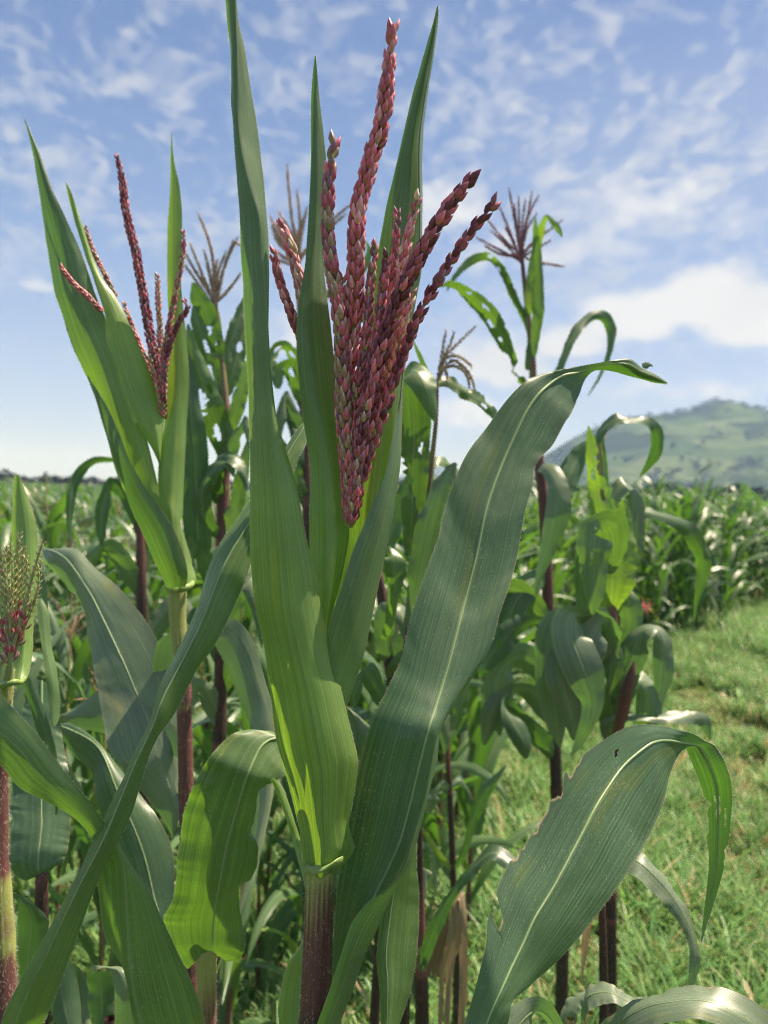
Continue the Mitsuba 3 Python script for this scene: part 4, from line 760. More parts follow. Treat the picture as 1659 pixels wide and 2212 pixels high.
# ---------------------------------------------------------------- plant at the bottom, left of the middle
bp = thing('maize_plant', 'maize plant at the bottom left of the main stalk with a wide wavy leaf', 'maize plant', 'near maize plants')
stalk(bp, [(462, 1960, .745, 10, .9), (458, 2040, .745, 16, .95), (446, 2075, .745, 22, .92), (447, 2120, .745, 20, .6), (450, 2212, .745, 17, .3), (452, 2330, .745, 20, .1)], 16, shade=0.0, hair=3500, seed=6, n=40)
leaf(bp, [(700, 1650, 740, 1720, .5, .88, 0, 0), (630, 1600, 712, 1668, .5, .85, 0, .2), (565, 1573, 668, 1650, (620, 1600), .825, -.2, .2), (520, 1577, 632, 1660, (580, 1600), .80, -.2, .1), (480, 1604, 610, 1678, (555, 1628), .778, -.2, 0), (440, 1655, 572, 1702, (533, 1680), .76, -.2, .2), (412, 1712, 551, 1738, (517, 1730), .75, 0, .6), (395, 1762, 546, 1785, (501, 1785), .742, .2, 1.0), (385, 1826, 557, 1830, (490, 1826), .736, .4, 1.2), (378, 1898, 545, 1890, (476, 1900), .732, .5, 1.2), (371, 1945, 519, 1920, (468, 1940), .73, .5, 1.0), (352, 1984, 513, 1955, (463, 1975), .73, .4, .9), (356, 2020, 527, 2010, (460, 2012), .731, .4, 1.0), (376, 2062, 529, 2050, (458, 2042), .733, .6, 1.0), (402, 2095, 516, 2080, (456, 2056), .736, .8, 1.0), (424, 2076, 490, 2072, (455, 2062), .74, .8, 1.0)],
     tone=2, nv=120, nu=20, crease=.2, wave=.004, waves=22, seed=47, tilt=[(0, .78), (2, .72), (5, .69), (9, .705), (12, .73), (15, .742)], rib=.0016, crinkle=.0008, hair=300, label='wide wavy leaf with a yellow green midrib, bent over behind the front leaf')
leaf(bp, [(338, 1487, 346, 1487, .5, .97, 0, 0), (331, 1440, 385, 1470, .5, .965, .2, -.2), (336, 1400, 400, 1440, .5, .96, .2, -.2), (350, 1378, 405, 1400, .5, .955, .2, 0), (390, 1355, 420, 1392, .5, .945, .4, .2), (435, 1345, 445, 1388, .5, .93, .5, .3), (490, 1337, 468, 1400, .5, .915, .6, .3), (530, 1356, 490, 1448, .5, .90, .6, .4), (557, 1412, 512, 1502, .5, .89, .6, .4), (576, 1480, 534, 1552, .5, .88, .6, .4), (594, 1545, 545, 1600, .5, .86, .6, .4), (600, 1640, 560, 1680, .5, .84, .4, .3), (560, 1850, 540, 1860, .5, .79, .2, .1), (470, 2100, 460, 2110, .5, .748, 0, 0)],
     tone=3, nv=110, nu=12, crease=.2, wave=.002, seed=49, crinkle=.0008)
leaf(bp, [(-260, 1440, -255, 1450, .5, .56, 0, 0), (-140, 1560, -120, 1430, .5, .548, .3, .3), (-30, 1640, 0, 1500, .5, .535, .5, .5), (10, 1659, 75, 1580, .5, .53, .5, .4), (50, 1704, 135, 1659, .5, .53, .4, .3), (115, 1739, 190, 1728, .5, .532, .3, .2), (170, 1776, 226, 1778, .5, .536, .2, .2), (200, 1822, 252, 1812, (230, 1808), .54, .4, .2), (203, 1860, 270, 1848, (258, 1845), .542, .7, .3), (211, 1925, 318, 1915, (271, 1920), .543, 1.0, .4), (230, 2035, 362, 2010, (275, 2000), .545, 1.2, .5), (262, 2085, 400, 2090, (279, 2080), .548, 1.0, .6), (278, 2120, 420, 2135, (285, 2125), .55, .6, .6), (292, 2200, 444, 2210, (302, 2205), .556, .3, .5), (330, 2310, 470, 2300, .4, .58, .2, .4), (420, 2480, 480, 2470, .5, .68, .1, .2), (448, 2600, 462, 2600, .5, .735, 0, 0)],
     tone=2, nv=170, nu=18, crease=.45, wave=.001, waves=10, seed=51, crinkle=.0005, hair=400, label='long leaf sweeping from the bottom to the left edge with one sharp twist')

# ---------------------------------------------------------------- plants behind on the left
sp = thing('maize_plant', 'maize plant low at the left with a dark wavy leaf above a purple stalk', 'maize plant', 'near maize plants')
stalk(sp, [(90, 1876, .862, 11, .4), (90, 1900, .86, 13, .3), (90, 1950, .86, 14, .1), (92, 2212, .86, 16, .05)], 12)
leaf(sp, [(60, 1460, 120, 1480, .5, .93, 0, .3), (45, 1560, 135, 1590, .5, .91, .2, .4), (30, 1660, 150, 1680, .5, .89, .4, .5), (24, 1740, 154, 1750, .5, .875, .5, .6), (28, 1775, 151, 1800, .5, .865, .5, .7), (21, 1834, 147, 1835, .5, .855, .6, .8), (28, 1890, 136, 1860, .5, .85, .7, .8), (50, 1906, 112, 1868, (88, 1885), .85, .8, .8), (74, 1890, 100, 1880, .5, .852, .6, .6)], tone=0, nv=80, nu=16, crease=.2, wave=.004, waves=14, seed=53, rib=.0014)
leaf(sp, [(112, 1560, 118, 1570, .5, .80, 0, 0), (103, 1500, 130, 1540, .5, .805, 0, .2), (96, 1440, 127, 1478, .5, .81, 0, .3), (86, 1370, 112, 1400, .5, .82, 0, .3), (78, 1310, 106, 1320, .5, .83, 0, .3), (74, 1250, 98, 1260, .5, .85, .1, .3), (80, 1215, 86, 1215, .5, .87, .1, .2), (86, 1300, 92, 1300, .5, .90, .1, .2), (88, 1600, 94, 1600, .5, .90, .1, .1), (86, 1860, 94, 1860, .5, .865, 0, 0)][:7], tone=2, nv=60, nu=10, seed=55)
leaf(sp, [(32, 1935, 40, 1930, .5, .80, 0, 0), (40, 1970, 75, 1955, .5, .80, .2, .2), (30, 2030, 105, 2000, .5, .805, .4, .4), (20, 2100, 100, 2060, .5, .81, .5, .5), (30, 2180, 96, 2140, .5, .82, .4, .4), (70, 2250, 96, 2240, .5, .85, .2, .2)], tone=0, nv=50, nu=10, seed=56)
leaf(sp, [(40, 1460, 52, 1450, .5, .80, 0, 0), (62, 1520, 84, 1500, .5, .80, .2, .2), (84, 1590, 108, 1570, .5, .80, .2, .2), (104, 1650, 124, 1640, .5, .80, .2, .2), (116, 1700, 126, 1700, .5, .805, .2, .2), (118, 1760, 124, 1760, .5, .82, .1, .1)], tone=0, nv=50, nu=8, seed=57)
q = thing('maize_plant', 'maize plant at the bottom left whose pale leaf curls over a dark one', 'maize plant', 'near maize plants')
stalk(q, [(238, 2200, .80, 12, .2), (240, 2320, .80, 15, .1)], 12)
leaf(q, [(196, 2110, 200, 2084, .5, .78, 0, 0), (212, 2094, 232, 2088, .5, .775, .2, .3), (236, 2096, 262, 2090, .5, .765, .4, .4), (246, 2130, 282, 2108, .5, .76, .4, .4), (248, 2180, 296, 2150, .5, .76, .4, .4), (246, 2260, 300, 2240, .5, .77, .3, .3), (240, 2360, 262, 2360, .5, .79, .1, .1)], tone=3, nv=60, nu=12, seed=58, wave=.002)
leaf(q, [(100, 2060, 130, 2050, .5, .83, 0, 0), (96, 2110, 160, 2090, .5, .825, .2, .3), (100, 2160, 172, 2150, .5, .82, .3, .3), (130, 2230, 178, 2225, .5, .81, .2, .2), (220, 2360, 240, 2360, .5, .80, 0, 0)], tone=0, nv=50, nu=10, seed=59)
leaf(q, [(188, 2098, 245, 2098, .5, .81, 0, .2), (190, 2150, 248, 2150, .5, .812, .2, .3), (196, 2212, 248, 2212, .5, .81, .2, .3), (225, 2320, 246, 2320, .5, .80, .1, .1)], tone=0, nv=40, nu=8, seed=60, ragged=.03)
leaf(q, [(146, 2085, 160, 2080, .5, .86, 0, 0), (150, 2140, 190, 2120, .5, .86, .2, .3), (170, 2200, 200, 2190, .5, .85, .2, .3), (225, 2330, 240, 2330, .5, .805, .1, .1)], tone=3, nv=40, nu=8, seed=61)
# ---------------------------------------------------------------- plants a step or two behind
rng = np.random.default_rng(91)
def mid(label): return thing('maize_plant', label, 'maize plant', 'maize plants just behind')
def ml(key, path, tone=6, **k):
    if key in (globals().get('A'), globals().get('B')): path = [(x, y, d, w * (1.28 if y > 1090 else 1.0), r) for x, y, d, w, r in path]
    k = {'nv': 60, 'nu': 10, 'wave': .006, 'waves': 10, 'crease': .3, 'seed': int(rng.integers(1, 9999)), 'far': True, **k}
    return leaf(key, path=path, tone=tone, **k)
def silk(key, x, y, d, r):
    pts = np.repeat(P(x, y, d)[None], 90, 0)
    v, f = hairs(pts, rng.normal(0, 1, (90, 3)) * [1, 1, .7] + [0, 0, .3], r * d / F * 1.6, rng, .0007)
    scene[sub(key, 'silk')] = mikit.ply((v, f), 'soft_material', smooth=False, color=np.tile([.62, .20, .22], (len(v), 1)))

# A: tall plant right of the tassel
A = mid('tall maize plant behind the great leaf with a dark purple spreading tassel')
stalk(A, [(1126, 545, 1.8, 4.1, .3), (1136, 640, 1.8, 5.7, .8), (1148, 750, 1.8, 7.4, .8), (1153, 850, 1.8, 9.0, .7), (1165, 1000, 1.8, 10.7, .45), (1176, 1106, 1.8, 12.3, .4), (1184, 1300, 1.8, 13.1, .35), (1194, 1500, 1.8, 13.1, .15), (1204, 1740, 1.8, 13.1, .02), (1214, 1990, 1.8, 13.1, .02)], 12)
thin_tassel(A, fan(1124, 560, [(1099, 407), (1079, 447), (1054, 475), (1029, 513), (1046, 530), (1149, 415), (1164, 422), (1110, 440), (1135, 430), (1215, 475), (1219, 575), (1062, 500), (1178, 500), (1120, 425), (1090, 490), (1160, 460), (1190, 520), (1070, 545)], rng), ['plum', 'dark', 'plum', 'wine'], .0095, 5, 2, .0027, 1.8)
ml(A, [(1146, 735, 1.8, 10, 30), (1129, 678, 1.8, 18, 30), (1109, 640, 1.79, 22, 30), (1089, 593, 1.78, 22, 35), (1068, 563, 1.77, 22, 40), (1046, 553, 1.76, 20, 20), (1019, 563, 1.75, 20, 0), (994, 585, 1.74, 15, -10), (965, 628, 1.73, 3, 0)], 2, ragged=.10, holes=[(.3, .6, .2, .02), (.7, .5, .15, .02)])
ml(A, [(1134, 828, 1.8, 14, 20), (1112, 800, 1.79, 26, 20), (1090, 743, 1.77, 34, 15), (1066, 693, 1.75, 40, 15), (1032, 652, 1.73, 36, 20), (1000, 627, 1.72, 28, 30), (972, 612, 1.70, 20, 40), (952, 620, 1.69, 6, 40)], 2, ragged=.10, bites=[(1, .02, .30, .42), (-1, .05, .16, .5)], holes=[(.35, .62, .08, .03), (.55, .36, .12, .02), (.3, .76, .1, .015), (.7, .5, .09, .04)])
ml(A, [(1142, 800, 1.80, 16, 10), (1152, 740, 1.79, 26, 10), (1160, 690, 1.78, 28, 10), (1164, 620, 1.77, 24, 0), (1162, 560, 1.76, 20, 0), (1158, 510, 1.75, 15, 20), (1156, 470, 1.74, 4, 0)], 2, ragged=.06)
ml(A, [(1138, 700, 1.80, 9, 0), (1144, 640, 1.79, 20, 0), (1152, 570, 1.79, 20, 0), (1165, 510, 1.78, 18, 10), (1180, 470, 1.76, 12, 30), (1196, 482, 1.75, 14, 20), (1214, 512, 1.74, 3, 0)], 1, ragged=.08)
ml(A, [(1176, 900, 1.82, 14, 20), (1200, 820, 1.84, 22, 50), (1222, 760, 1.86, 24, 45), (1246, 716, 1.88, 22, 30), (1272, 686, 1.90, 22, 20), (1300, 682, 1.91, 24, 30), (1318, 704, 1.92, 26, 30), (1322, 735, 1.92, 24, 35), (1312, 775, 1.92, 17, 40), (1292, 818, 1.92, 9, 50), (1270, 855, 1.92, 3, 60)], 0)
ml(A, [(1168, 1010, 1.78, 20, 10), (1192, 1020, 1.74, 40, 10), (1206, 1060, 1.71, 46, 5), (1204, 1110, 1.70, 42, 0), (1192, 1160, 1.70, 34, 0), (1176, 1210, 1.70, 22, 0), (1162, 1255, 1.70, 10, 0), (1158, 1290, 1.70, 3, 0)], 3)
ml(A, [(1180, 1130, 1.82, 18, 0), (1205, 1085, 1.84, 44, 0), (1228, 1030, 1.86, 48, 0), (1250, 985, 1.88, 40, 10), (1280, 955, 1.88, 30, 30), (1310, 940, 1.88, 8, 30)], 0)
ml(A, [(1180, 1240, 1.80, 20, 0), (1150, 1260, 1.77, 40, 0), (1120, 1290, 1.75, 46, 0), (1100, 1340, 1.74, 40, 0), (1085, 1390, 1.74, 20, 0), (1078, 1430, 1.74, 4, 0)], 6)
ml(A, [(1190, 1450, 1.80, 16, 0), (1160, 1420, 1.76, 26, 20), (1130, 1350, 1.73, 10, 40), (1179, 1341, 1.72, 12, 70), (1115, 1352, 1.70, 34, 20), (1075, 1395, 1.69, 44, 10), (1046, 1440, 1.68, 24, 0), (1036, 1462, 1.68, 4, 0)][3:], 0, holes=[(.5, .6, .12, .05)])
ml(A, [(1195, 1560, 1.80, 18, 0), (1172, 1520, 1.78, 40, 0), (1148, 1490, 1.76, 44, 30), (1120, 1485, 1.75, 32, 60), (1096, 1500, 1.74, 34, 30), (1068, 1530, 1.73, 40, 10), (1052, 1580, 1.73, 22, 0), (1046, 1610, 1.73, 4, 0)], 3)
ml(A, [(1200, 1640, 1.80, 16, 0), (1160, 1590, 1.76, 36, 10), (1118, 1548, 1.74, 34, 40), (1085, 1522, 1.72, 30, 60), (1105, 1560, 1.69, 34, 30), (1128, 1600, 1.68, 34, 20), (1136, 1640, 1.68, 8, 10)], 0)

# B: plant nearer the grass with torn yellow leaves and an ear
B = mid('maize plant beside the grass with tattered yellow green leaves above pale drooping ones')
stalk(B, [(1293, 960, 1.5, 6, .9), (1300, 1060, 1.5, 8, .9), (1310, 1160, 1.5, 9, .95), (1319, 1260, 1.5, 10, .9), (1324, 1420, 1.5, 13, .4), (1326, 1560, 1.5, 14, .1), (1322, 1760, 1.5, 14, .05), (1320, 1905, 1.5, 13.5, .9), (1319, 1940, 1.5, 13, .1), (1320, 2140, 1.5, 13, 0)], 12)
ml(B, [(1276, 990, 1.52, 14, 20), (1290, 950, 1.52, 24, 40), (1312, 922, 1.52, 28, 50), (1338, 906, 1.52, 30, 40), (1370, 908, 1.53, 26, 60), (1402, 914, 1.54, 26, 40), (1420, 940, 1.55, 30, 20), (1418, 972, 1.56, 28, 20), (1404, 1000, 1.57, 18, 20), (1382, 1030, 1.58, 3, 0)], 0)
ml(B, [(1306, 1150, 1.49, 16, 0), (1298, 1100, 1.48, 36, 0), (1290, 1050, 1.48, 42, 0), (1282, 1000, 1.47, 32, 0), (1275, 950, 1.47, 18, 0), (1271, 920, 1.47, 3, 0)], 1, ragged=.08, holes=[(.62, .55, .14, .05), (.3, .35, .12, .06)], bites=[(-1, .5, .75, .4)])
ml(B, [(1300, 1120, 1.51, 14, 0), (1304, 1060, 1.52, 24, 20), (1302, 1000, 1.53, 20, 20), (1300, 940, 1.54, 8, 0), (1299, 925, 1.54, 3, 0)], 2, ragged=.06)
ml(B, [(1318, 1240, 1.48, 12, 0), (1326, 1190, 1.46, 36, 0), (1318, 1140, 1.44, 62, 5), (1298, 1128, 1.41, 84, 70), (1286, 1150, 1.39, 60, 10), (1282, 1200, 1.38, 54, 0), (1284, 1260, 1.38, 40, 0), (1282, 1300, 1.38, 22, 0), (1280, 1328, 1.38, 4, 0)], 7, ragged=.05, bites=[(1, .42, .62, .42)], holes=[(.55, .70, .12, .04)], nv=80)
ml(B, [(1320, 1320, 1.50, 20, 0), (1322, 1270, 1.49, 70, 0), (1326, 1220, 1.49, 84, 0), (1334, 1160, 1.49, 60, 0), (1346, 1110, 1.50, 30, 20), (1344, 1080, 1.5, 6, 0)], 1, ragged=.07, holes=[(.3, .55, .1, .05), (.7, .4, .1, .04), (.5, .75, .06, .03)], bites=[(1, .45, .7, .3), (-1, .3, .5, .2)])
ml(B, [(1322, 1300, 1.50, 16, 0), (1346, 1270, 1.52, 36, 20), (1358, 1300, 1.51, 38, 0), (1364, 1340, 1.51, 36, 0), (1352, 1390, 1.51, 28, 0), (1346, 1425, 1.51, 5, 0)], 7, ragged=.04)
ml(B, [(1325, 1080, 1.53, 18, 10), (1352, 1050, 1.54, 36, 50), (1368, 1080, 1.54, 40, 10), (1366, 1140, 1.54, 44, 0), (1362, 1200, 1.54, 38, 0), (1358, 1260, 1.54, 12, 0)], 3)
ml(B, [(1250, 1180, 1.42, 6, 0), (1252, 1230, 1.42, 18, 10), (1256, 1290, 1.42, 22, 10), (1266, 1340, 1.42, 20, 20), (1276, 1372, 1.42, 4, 20)], 2, ragged=.08)
ml(B, [(1330, 1130, 1.53, 16, 0), (1375, 1106, 1.56, 24, 50), (1429, 1116, 1.58, 26, 50), (1474, 1136, 1.60, 28, 30), (1504, 1171, 1.62, 30, 20), (1520, 1206, 1.63, 26, 20), (1518, 1241, 1.64, 20, 20), (1508, 1285, 1.65, 12, 30), (1500, 1340, 1.66, 3, 30)], 6)
ml(B, [(1322, 1400, 1.48, 18, 0), (1300, 1350, 1.44, 50, 30), (1262, 1328, 1.42, 56, 60), (1230, 1340, 1.40, 60, 30), (1240, 1400, 1.38, 66, 10), (1264, 1460, 1.37, 62, 5), (1280, 1510, 1.37, 40, 0), (1272, 1560, 1.37, 30, 10), (1254, 1600, 1.38, 20, 20), (1234, 1632, 1.38, 4, 20)], 3, rib=.0016)
ml(B, [(1322, 1420, 1.50, 18, 0), (1290, 1340, 1.52, 44, 40), (1235, 1330, 1.50, 60, 70), (1200, 1352, 1.47, 52, 20), (1190, 1410, 1.46, 54, 0), (1192, 1480, 1.46, 50, 0), (1200, 1550, 1.46, 36, 0), (1210, 1615, 1.46, 4, 0)], 3)
ml(B, [(1320, 1430, 1.46, 16, 0), (1308, 1360, 1.44, 36, 30), (1296, 1340, 1.42, 50, 50), (1276, 1380, 1.41, 54, 10), (1262, 1440, 1.41, 48, 0), (1256, 1510, 1.41, 40, 0), (1264, 1580, 1.41, 4, 0)], 3)
ml(B, [(1330, 1500, 1.50, 18, 0), (1352, 1450, 1.49, 44, 10), (1372, 1400, 1.48, 50, 15), (1394, 1368, 1.47, 40, 50), (1420, 1368, 1.46, 34, 60), (1432, 1410, 1.46, 36, 20), (1430, 1470, 1.46, 28, 10), (1416, 1550, 1.46, 4, 0)], 3, rib=.0014)
ml(B, [(1328, 1640, 1.50, 16, 0), (1322, 1560, 1.48, 44, 0), (1318, 1490, 1.47, 54, 0), (1322, 1420, 1.47, 40, 10), (1330, 1370, 1.47, 6, 0)], 2, ragged=.06, holes=[(.4, .5, .08, .05), (.65, .66, .08, .04)])
ml(B, [(1330, 1610, 1.48, 14, 0), (1322, 1560, 1.46, 30, 20), (1340, 1545, 1.45, 28, 50), (1372, 1550, 1.44, 24, 60), (1420, 1552, 1.44, 22, 60), (1470, 1550, 1.45, 26, 40), (1510, 1552, 1.46, 24, 20), (1534, 1600, 1.47, 4, 0)], 3)
ml(B, [(1324, 1480, 1.50, 16, 0), (1300, 1410, 1.46, 44, 20), (1250, 1390, 1.43, 52, 50), (1215, 1420, 1.42, 52, 15), (1220, 1490, 1.41, 50, 5), (1236, 1560, 1.41, 30, 0), (1240, 1600, 1.41, 4, 0)], 3)
ml(B, [(1326, 1560, 1.50, 16, 0), (1345, 1500, 1.48, 40, 20), (1378, 1470, 1.47, 46, 50), (1400, 1500, 1.46, 42, 15), (1396, 1560, 1.46, 34, 5), (1386, 1610, 1.46, 4, 0)], 7)
ml(A, [(1194, 1500, 1.80, 16, 0), (1160, 1440, 1.77, 44, 20), (1110, 1420, 1.75, 50, 45), (1080, 1460, 1.74, 46, 15), (1076, 1530, 1.74, 34, 5), (1080, 1590, 1.74, 4, 0)], 3)
ml(A, [(1188, 1380, 1.80, 16, 0), (1150, 1310, 1.77, 42, 10), (1105, 1270, 1.75, 46, 40), (1070, 1300, 1.74, 42, 15), (1056, 1370, 1.74, 30, 5), (1054, 1430, 1.74, 4, 0)], 7)
k = put(sub(B, 'ear'), tube([P(1332, 1590, 1.44), P(1344, 1540, 1.43), (P(1352, 1500, 1.42)), P(1364, 1455, 1.41), P(1370, 1430, 1.41)], [.006, .012, .012, .008, .002], [.3, .15, .0, .05, .2], 12, n=20), 'stalk_material')
labels[k] = {'label': 'dark purple young ear'}
silk(B, 1392, 1312, 1.60, 16)

# dark thin stalks and leaves in the middle
C = mid('thin maize plant with a nearly black stalk in the grass right of the great leaf')
stalk(C, [(964, 1520, 1.9, 5, .8), (968, 1650, 1.9, 6, .3), (972, 1720, 1.9, 6.5, .02), (980, 1909, 1.9, 7.5, .0), (986, 2010, 1.9, 8, 0)], 10)
ml(C, [(978, 1880, 1.9, 8, 0), (1002, 1840, 1.88, 20, 30), (1020, 1780, 1.87, 22, 30), (1040, 1730, 1.86, 26, 30), (1064, 1690, 1.85, 22, 30), (1092, 1655, 1.84, 4, 0)], 0)
ml(C, [(972, 1720, 1.9, 8, 0), (950, 1700, 1.88, 22, 30), (934, 1725, 1.87, 24, 20), (928, 1760, 1.87, 4, 0)], 3)
ml(C, [(970, 1700, 1.9, 8, 0), (1000, 1690, 1.92, 18, 40), (1012, 1720, 1.93, 16, 30), (1018, 1790, 1.94, 4, 20)], 0)
ml(C, [(966, 1600, 1.9, 8, 0), (984, 1560, 1.92, 26, 10), (1000, 1510, 1.93, 30, 10), (1012, 1470, 1.94, 6, 0)], 2, ragged=.06)
ml(C, [(980, 1880, 1.9, 6, 0), (950, 1850, 1.88, 14, 10), (925, 1810, 1.87, 12, 10), (905, 1780, 1.86, 3, 0)], 4)
D = mid('maize plant with dry brown leaves hanging beside its purple stalk, behind the great leaf')
stalk(D, [(906, 1760, 1.25, 5, .1), (908, 1900, 1.25, 7, .1), (908, 2040, 1.25, 13, .6), (909, 2085, 1.25, 15, .9), (910, 2110, 1.25, 15, .15), (912, 2212, 1.25, 15, .05)], 12)
ml(D, [(896, 2100, 1.25, 18, 0), (920, 2060, 1.23, 30, 30), (944, 2000, 1.21, 34, 40), (970, 1945, 1.20, 30, 40), (1000, 1905, 1.18, 30, 50), (1040, 1862, 1.17, 40, 50), (1072, 1846, 1.16, 40, 50), (1100, 1866, 1.15, 34, 40), (1130, 1880, 1.14, 8, 30)], 0)
ml(D, [(912, 1960, 1.26, 8, 0), (924, 1880, 1.28, 22, 10), (930, 1920, 1.28, 26, 10), (932, 1990, 1.28, 8, 0)][:3] + [(936, 1840, 1.29, 4, 0)], 3)
for x0, x1, w in ((985, 972, 24), (996, 1000, 20), (975, 955, 16)):
    ml(D, [(x0 - 50, 2110, 1.27, 8, 0), (x0 - 20, 1990, 1.26, 12, 30), (x0, 1935, 1.25, w, 30), (x0 + 4, 2000, 1.24, w, 10), (x1, 2100, 1.24, w * .8, 20), (x1 - 4, 2200, 1.24, w * .7, 30), (x1 - 12, 2290, 1.24, 5, 0)], 5, ragged=.05, wave=.012, label='dry brown leaf' if w == 24 else None)
ml(D, [(900, 2160, 1.25, 10, 0), (880, 2040, 1.3, 26, 0), (870, 1980, 1.33, 30, 20), (860, 2030, 1.34, 22, 10), (855, 2090, 1.34, 5, 0)], 0)
E = mid('maize plant low at the lower right whose pale waxy leaves cross the bottom edge')
stalk(E, [(1232, 2200, .82, 8, .8), (1228, 2260, .82, 13, .3), (1226, 2400, .82, 15, .1)], 12)
ml(E, [(1232, 2290, .82, 14, 0), (1262, 2215, .80, 34, 50), (1290, 2150, .79, 56, 60), (1320, 2150, .785, 46, 50), (1370, 2170, .78, 42, 40), (1420, 2160, .775, 30, 30), (1470, 2150, .77, 6, 0)][1:], 3, far=False, rib=.0012)
ml(E, [(1228, 2300, .82, 14, 0), (1200, 2210, .80, 40, 45), (1164, 2175, .79, 60, 55), (1128, 2200, .78, 60, 30), (1090, 2250, .77, 46, 10), (1060, 2330, .77, 6, 0)], 3, far=False, rib=.0012)
ml(E, [(1232, 2260, .82, 14, 0), (1236, 2180, .83, 44, 50), (1262, 2150, .835, 44, 60), (1290, 2140, .84, 40, 60), (1318, 2132, .845, 5, 60)], 3, far=False)
ml(E, [(1234, 2400, .80, 20, 0), (1290, 2290, .72, 60, 30), (1345, 2215, .68, 84, 45), (1400, 2185, .665, 84, 50), (1460, 2172, .655, 80, 50), (1520, 2170, .65, 80, 45), (1580, 2190, .645, 84, 35), (1640, 2225, .64, 80, 20), (1690, 2290, .64, 8, 0)], 3, far=False, rib=.0011, ragged=.015, nv=100, bites=[(-1, .22, .4, .14)])
H = mid('maize plant behind the bitten leaf, one long pale leaf hanging over the grass')
stalk(H, [(1296, 1880, 1.05, 6, .9), (1300, 1960, 1.05, 8, .2), (1304, 2120, 1.05, 10, .05)], 10)
ml(H, [(1298, 1940, 1.05, 14, 0), (1318, 1880, 1.04, 40, 20), (1350, 1858, 1.02, 58, 40), (1388, 1874, 1.0, 60, 35), (1428, 1912, .99, 54, 30), (1462, 1958, .98, 44, 40), (1486, 2005, .975, 30, 50), (1498, 2060, .97, 24, 40), (1496, 2120, .97, 20, 30), (1488, 2160, .97, 5, 20)], 3, far=False, rib=.0012)
ml(H, [(1292, 1960, 1.05, 12, 0), (1270, 1990, 1.08, 18, 20), (1262, 2050, 1.09, 14, 20), (1256, 2120, 1.09, 3, 0)], 5, ragged=.05)

# plants right behind the main one
G = mid('maize plant behind the wine-red tassel with a pale folded leaf full of holes')
stalk(G, [(945, 838, 1.2, 3, .6), (940, 930, 1.2, 5, .8), (925, 1060, 1.2, 7, .8), (905, 1250, 1.2, 9, .5), (880, 1400, 1.2, 10, .1), (850, 1450, 1.2, 12, .05)][:5], 10)
thin_tassel(G, [[(945, 838), (950, 800), (966, 765), (996, 735), (1027, 705)], [(948, 820), (955, 765), (963, 715)], [(948, 815), (960, 770), (976, 735), (980, 718)], [(950, 805), (975, 768), (995, 772), (1019, 793)], [(950, 808), (985, 780), (1008, 800), (1026, 845)], [(950, 812), (975, 790), (1000, 800), (1014, 838)], [(947, 825), (955, 790), (962, 800), (966, 830)]], ['tan', 'plum', 'tan'], .0075, 8, 2, .0026, 1.2)
ml(G, [(884, 1200, 1.2, 20, 0), (890, 1100, 1.19, 50, 0), (893, 1000, 1.18, 66, 0), (894, 910, 1.17, 72, 0), (890, 840, 1.16, 66, 20), (890, 808, 1.15, 60, 70), (905, 815, 1.13, 70, 40), (922, 850, 1.12, 50, 20), (934, 890, 1.12, 24, 10), (940, 912, 1.12, 4, 0)], 2, nv=110, nu=14, holes=[(.62, .30, .12, .02), (.66, .25, .09, .03), (.4, .22, .08, .015), (.25, .42, .1, .02)], bites=[(1, .22, .40, .32)], label='dark leaf eaten full of holes, folding over into a pale tip')
ml(G, [(905, 1180, 1.21, 20, 0), (918, 1090, 1.21, 44, 0), (922, 1030, 1.21, 36, 0), (918, 960, 1.21, 8, 0)], 4, ragged=.1, holes=[(.5, .5, .14, .08)])
ml(G, [(938, 900, 1.2, 10, 30), (920, 800, 1.22, 14, 40), (905, 765, 1.22, 12, 40), (892, 735, 1.22, 3, 30)], 2)
ml(G, [(938, 940, 1.2, 12, 0), (944, 830, 1.21, 18, 40), (968, 826, 1.22, 30, 40), (1000, 846, 1.23, 34, 35), (1036, 866, 1.24, 30, 40), (1064, 892, 1.25, 22, 30), (1076, 915, 1.25, 4, 30)][1:], 2, holes=[(.3, .7, .16, .05)])
ml(G, [(900, 1130, 1.2, 12, 0), (930, 1010, 1.22, 26, 30), (950, 998, 1.23, 26, 40), (975, 1010, 1.24, 22, 40), (998, 1032, 1.25, 6, 40)], 2)
ml(G, [(880, 1360, 1.2, 18, 0), (905, 1250, 1.18, 50, 0), (925, 1150, 1.17, 60, 0), (945, 1080, 1.16, 50, 10), (965, 1030, 1.16, 36, 20), (985, 1000, 1.16, 8, 0)], 3, ragged=.05)
ml(G, [(885, 1380, 1.2, 16, 0), (930, 1290, 1.22, 46, 0), (955, 1200, 1.23, 54, 0), (980, 1110, 1.24, 46, 10), (1000, 1050, 1.24, 20, 0), (1008, 1020, 1.24, 4, 0)], 6, ragged=.03)
ml(G, [(830, 1380, 1.2, 14, 0), (850, 1280, 1.16, 30, 10), (846, 1220, 1.15, 44, 10), (842, 1190, 1.14, 40, 50), (850, 1210, 1.13, 40, 20), (854, 1250, 1.13, 36, 5), (850, 1290, 1.13, 8, 0)], 2)
G2 = mid('leaning maize plant with a dusky purple stalk behind the middle of the great leaf')
stalk(G2, [(800, 1180, 1.35, 8, .5), (822, 1270, 1.35, 11, .2), (836, 1380, 1.35, 14, .1), (850, 1470, 1.35, 15, .05), (862, 1600, 1.35, 16, .05), (870, 1800, 1.35, 16, .05)], 12)
ml(G2, [(845, 1440, 1.35, 16, 0), (830, 1370, 1.32, 44, 0), (836, 1320, 1.30, 50, 20), (862, 1320, 1.28, 44, 50), (880, 1360, 1.27, 36, 20), (884, 1420, 1.27, 5, 0)], 3)
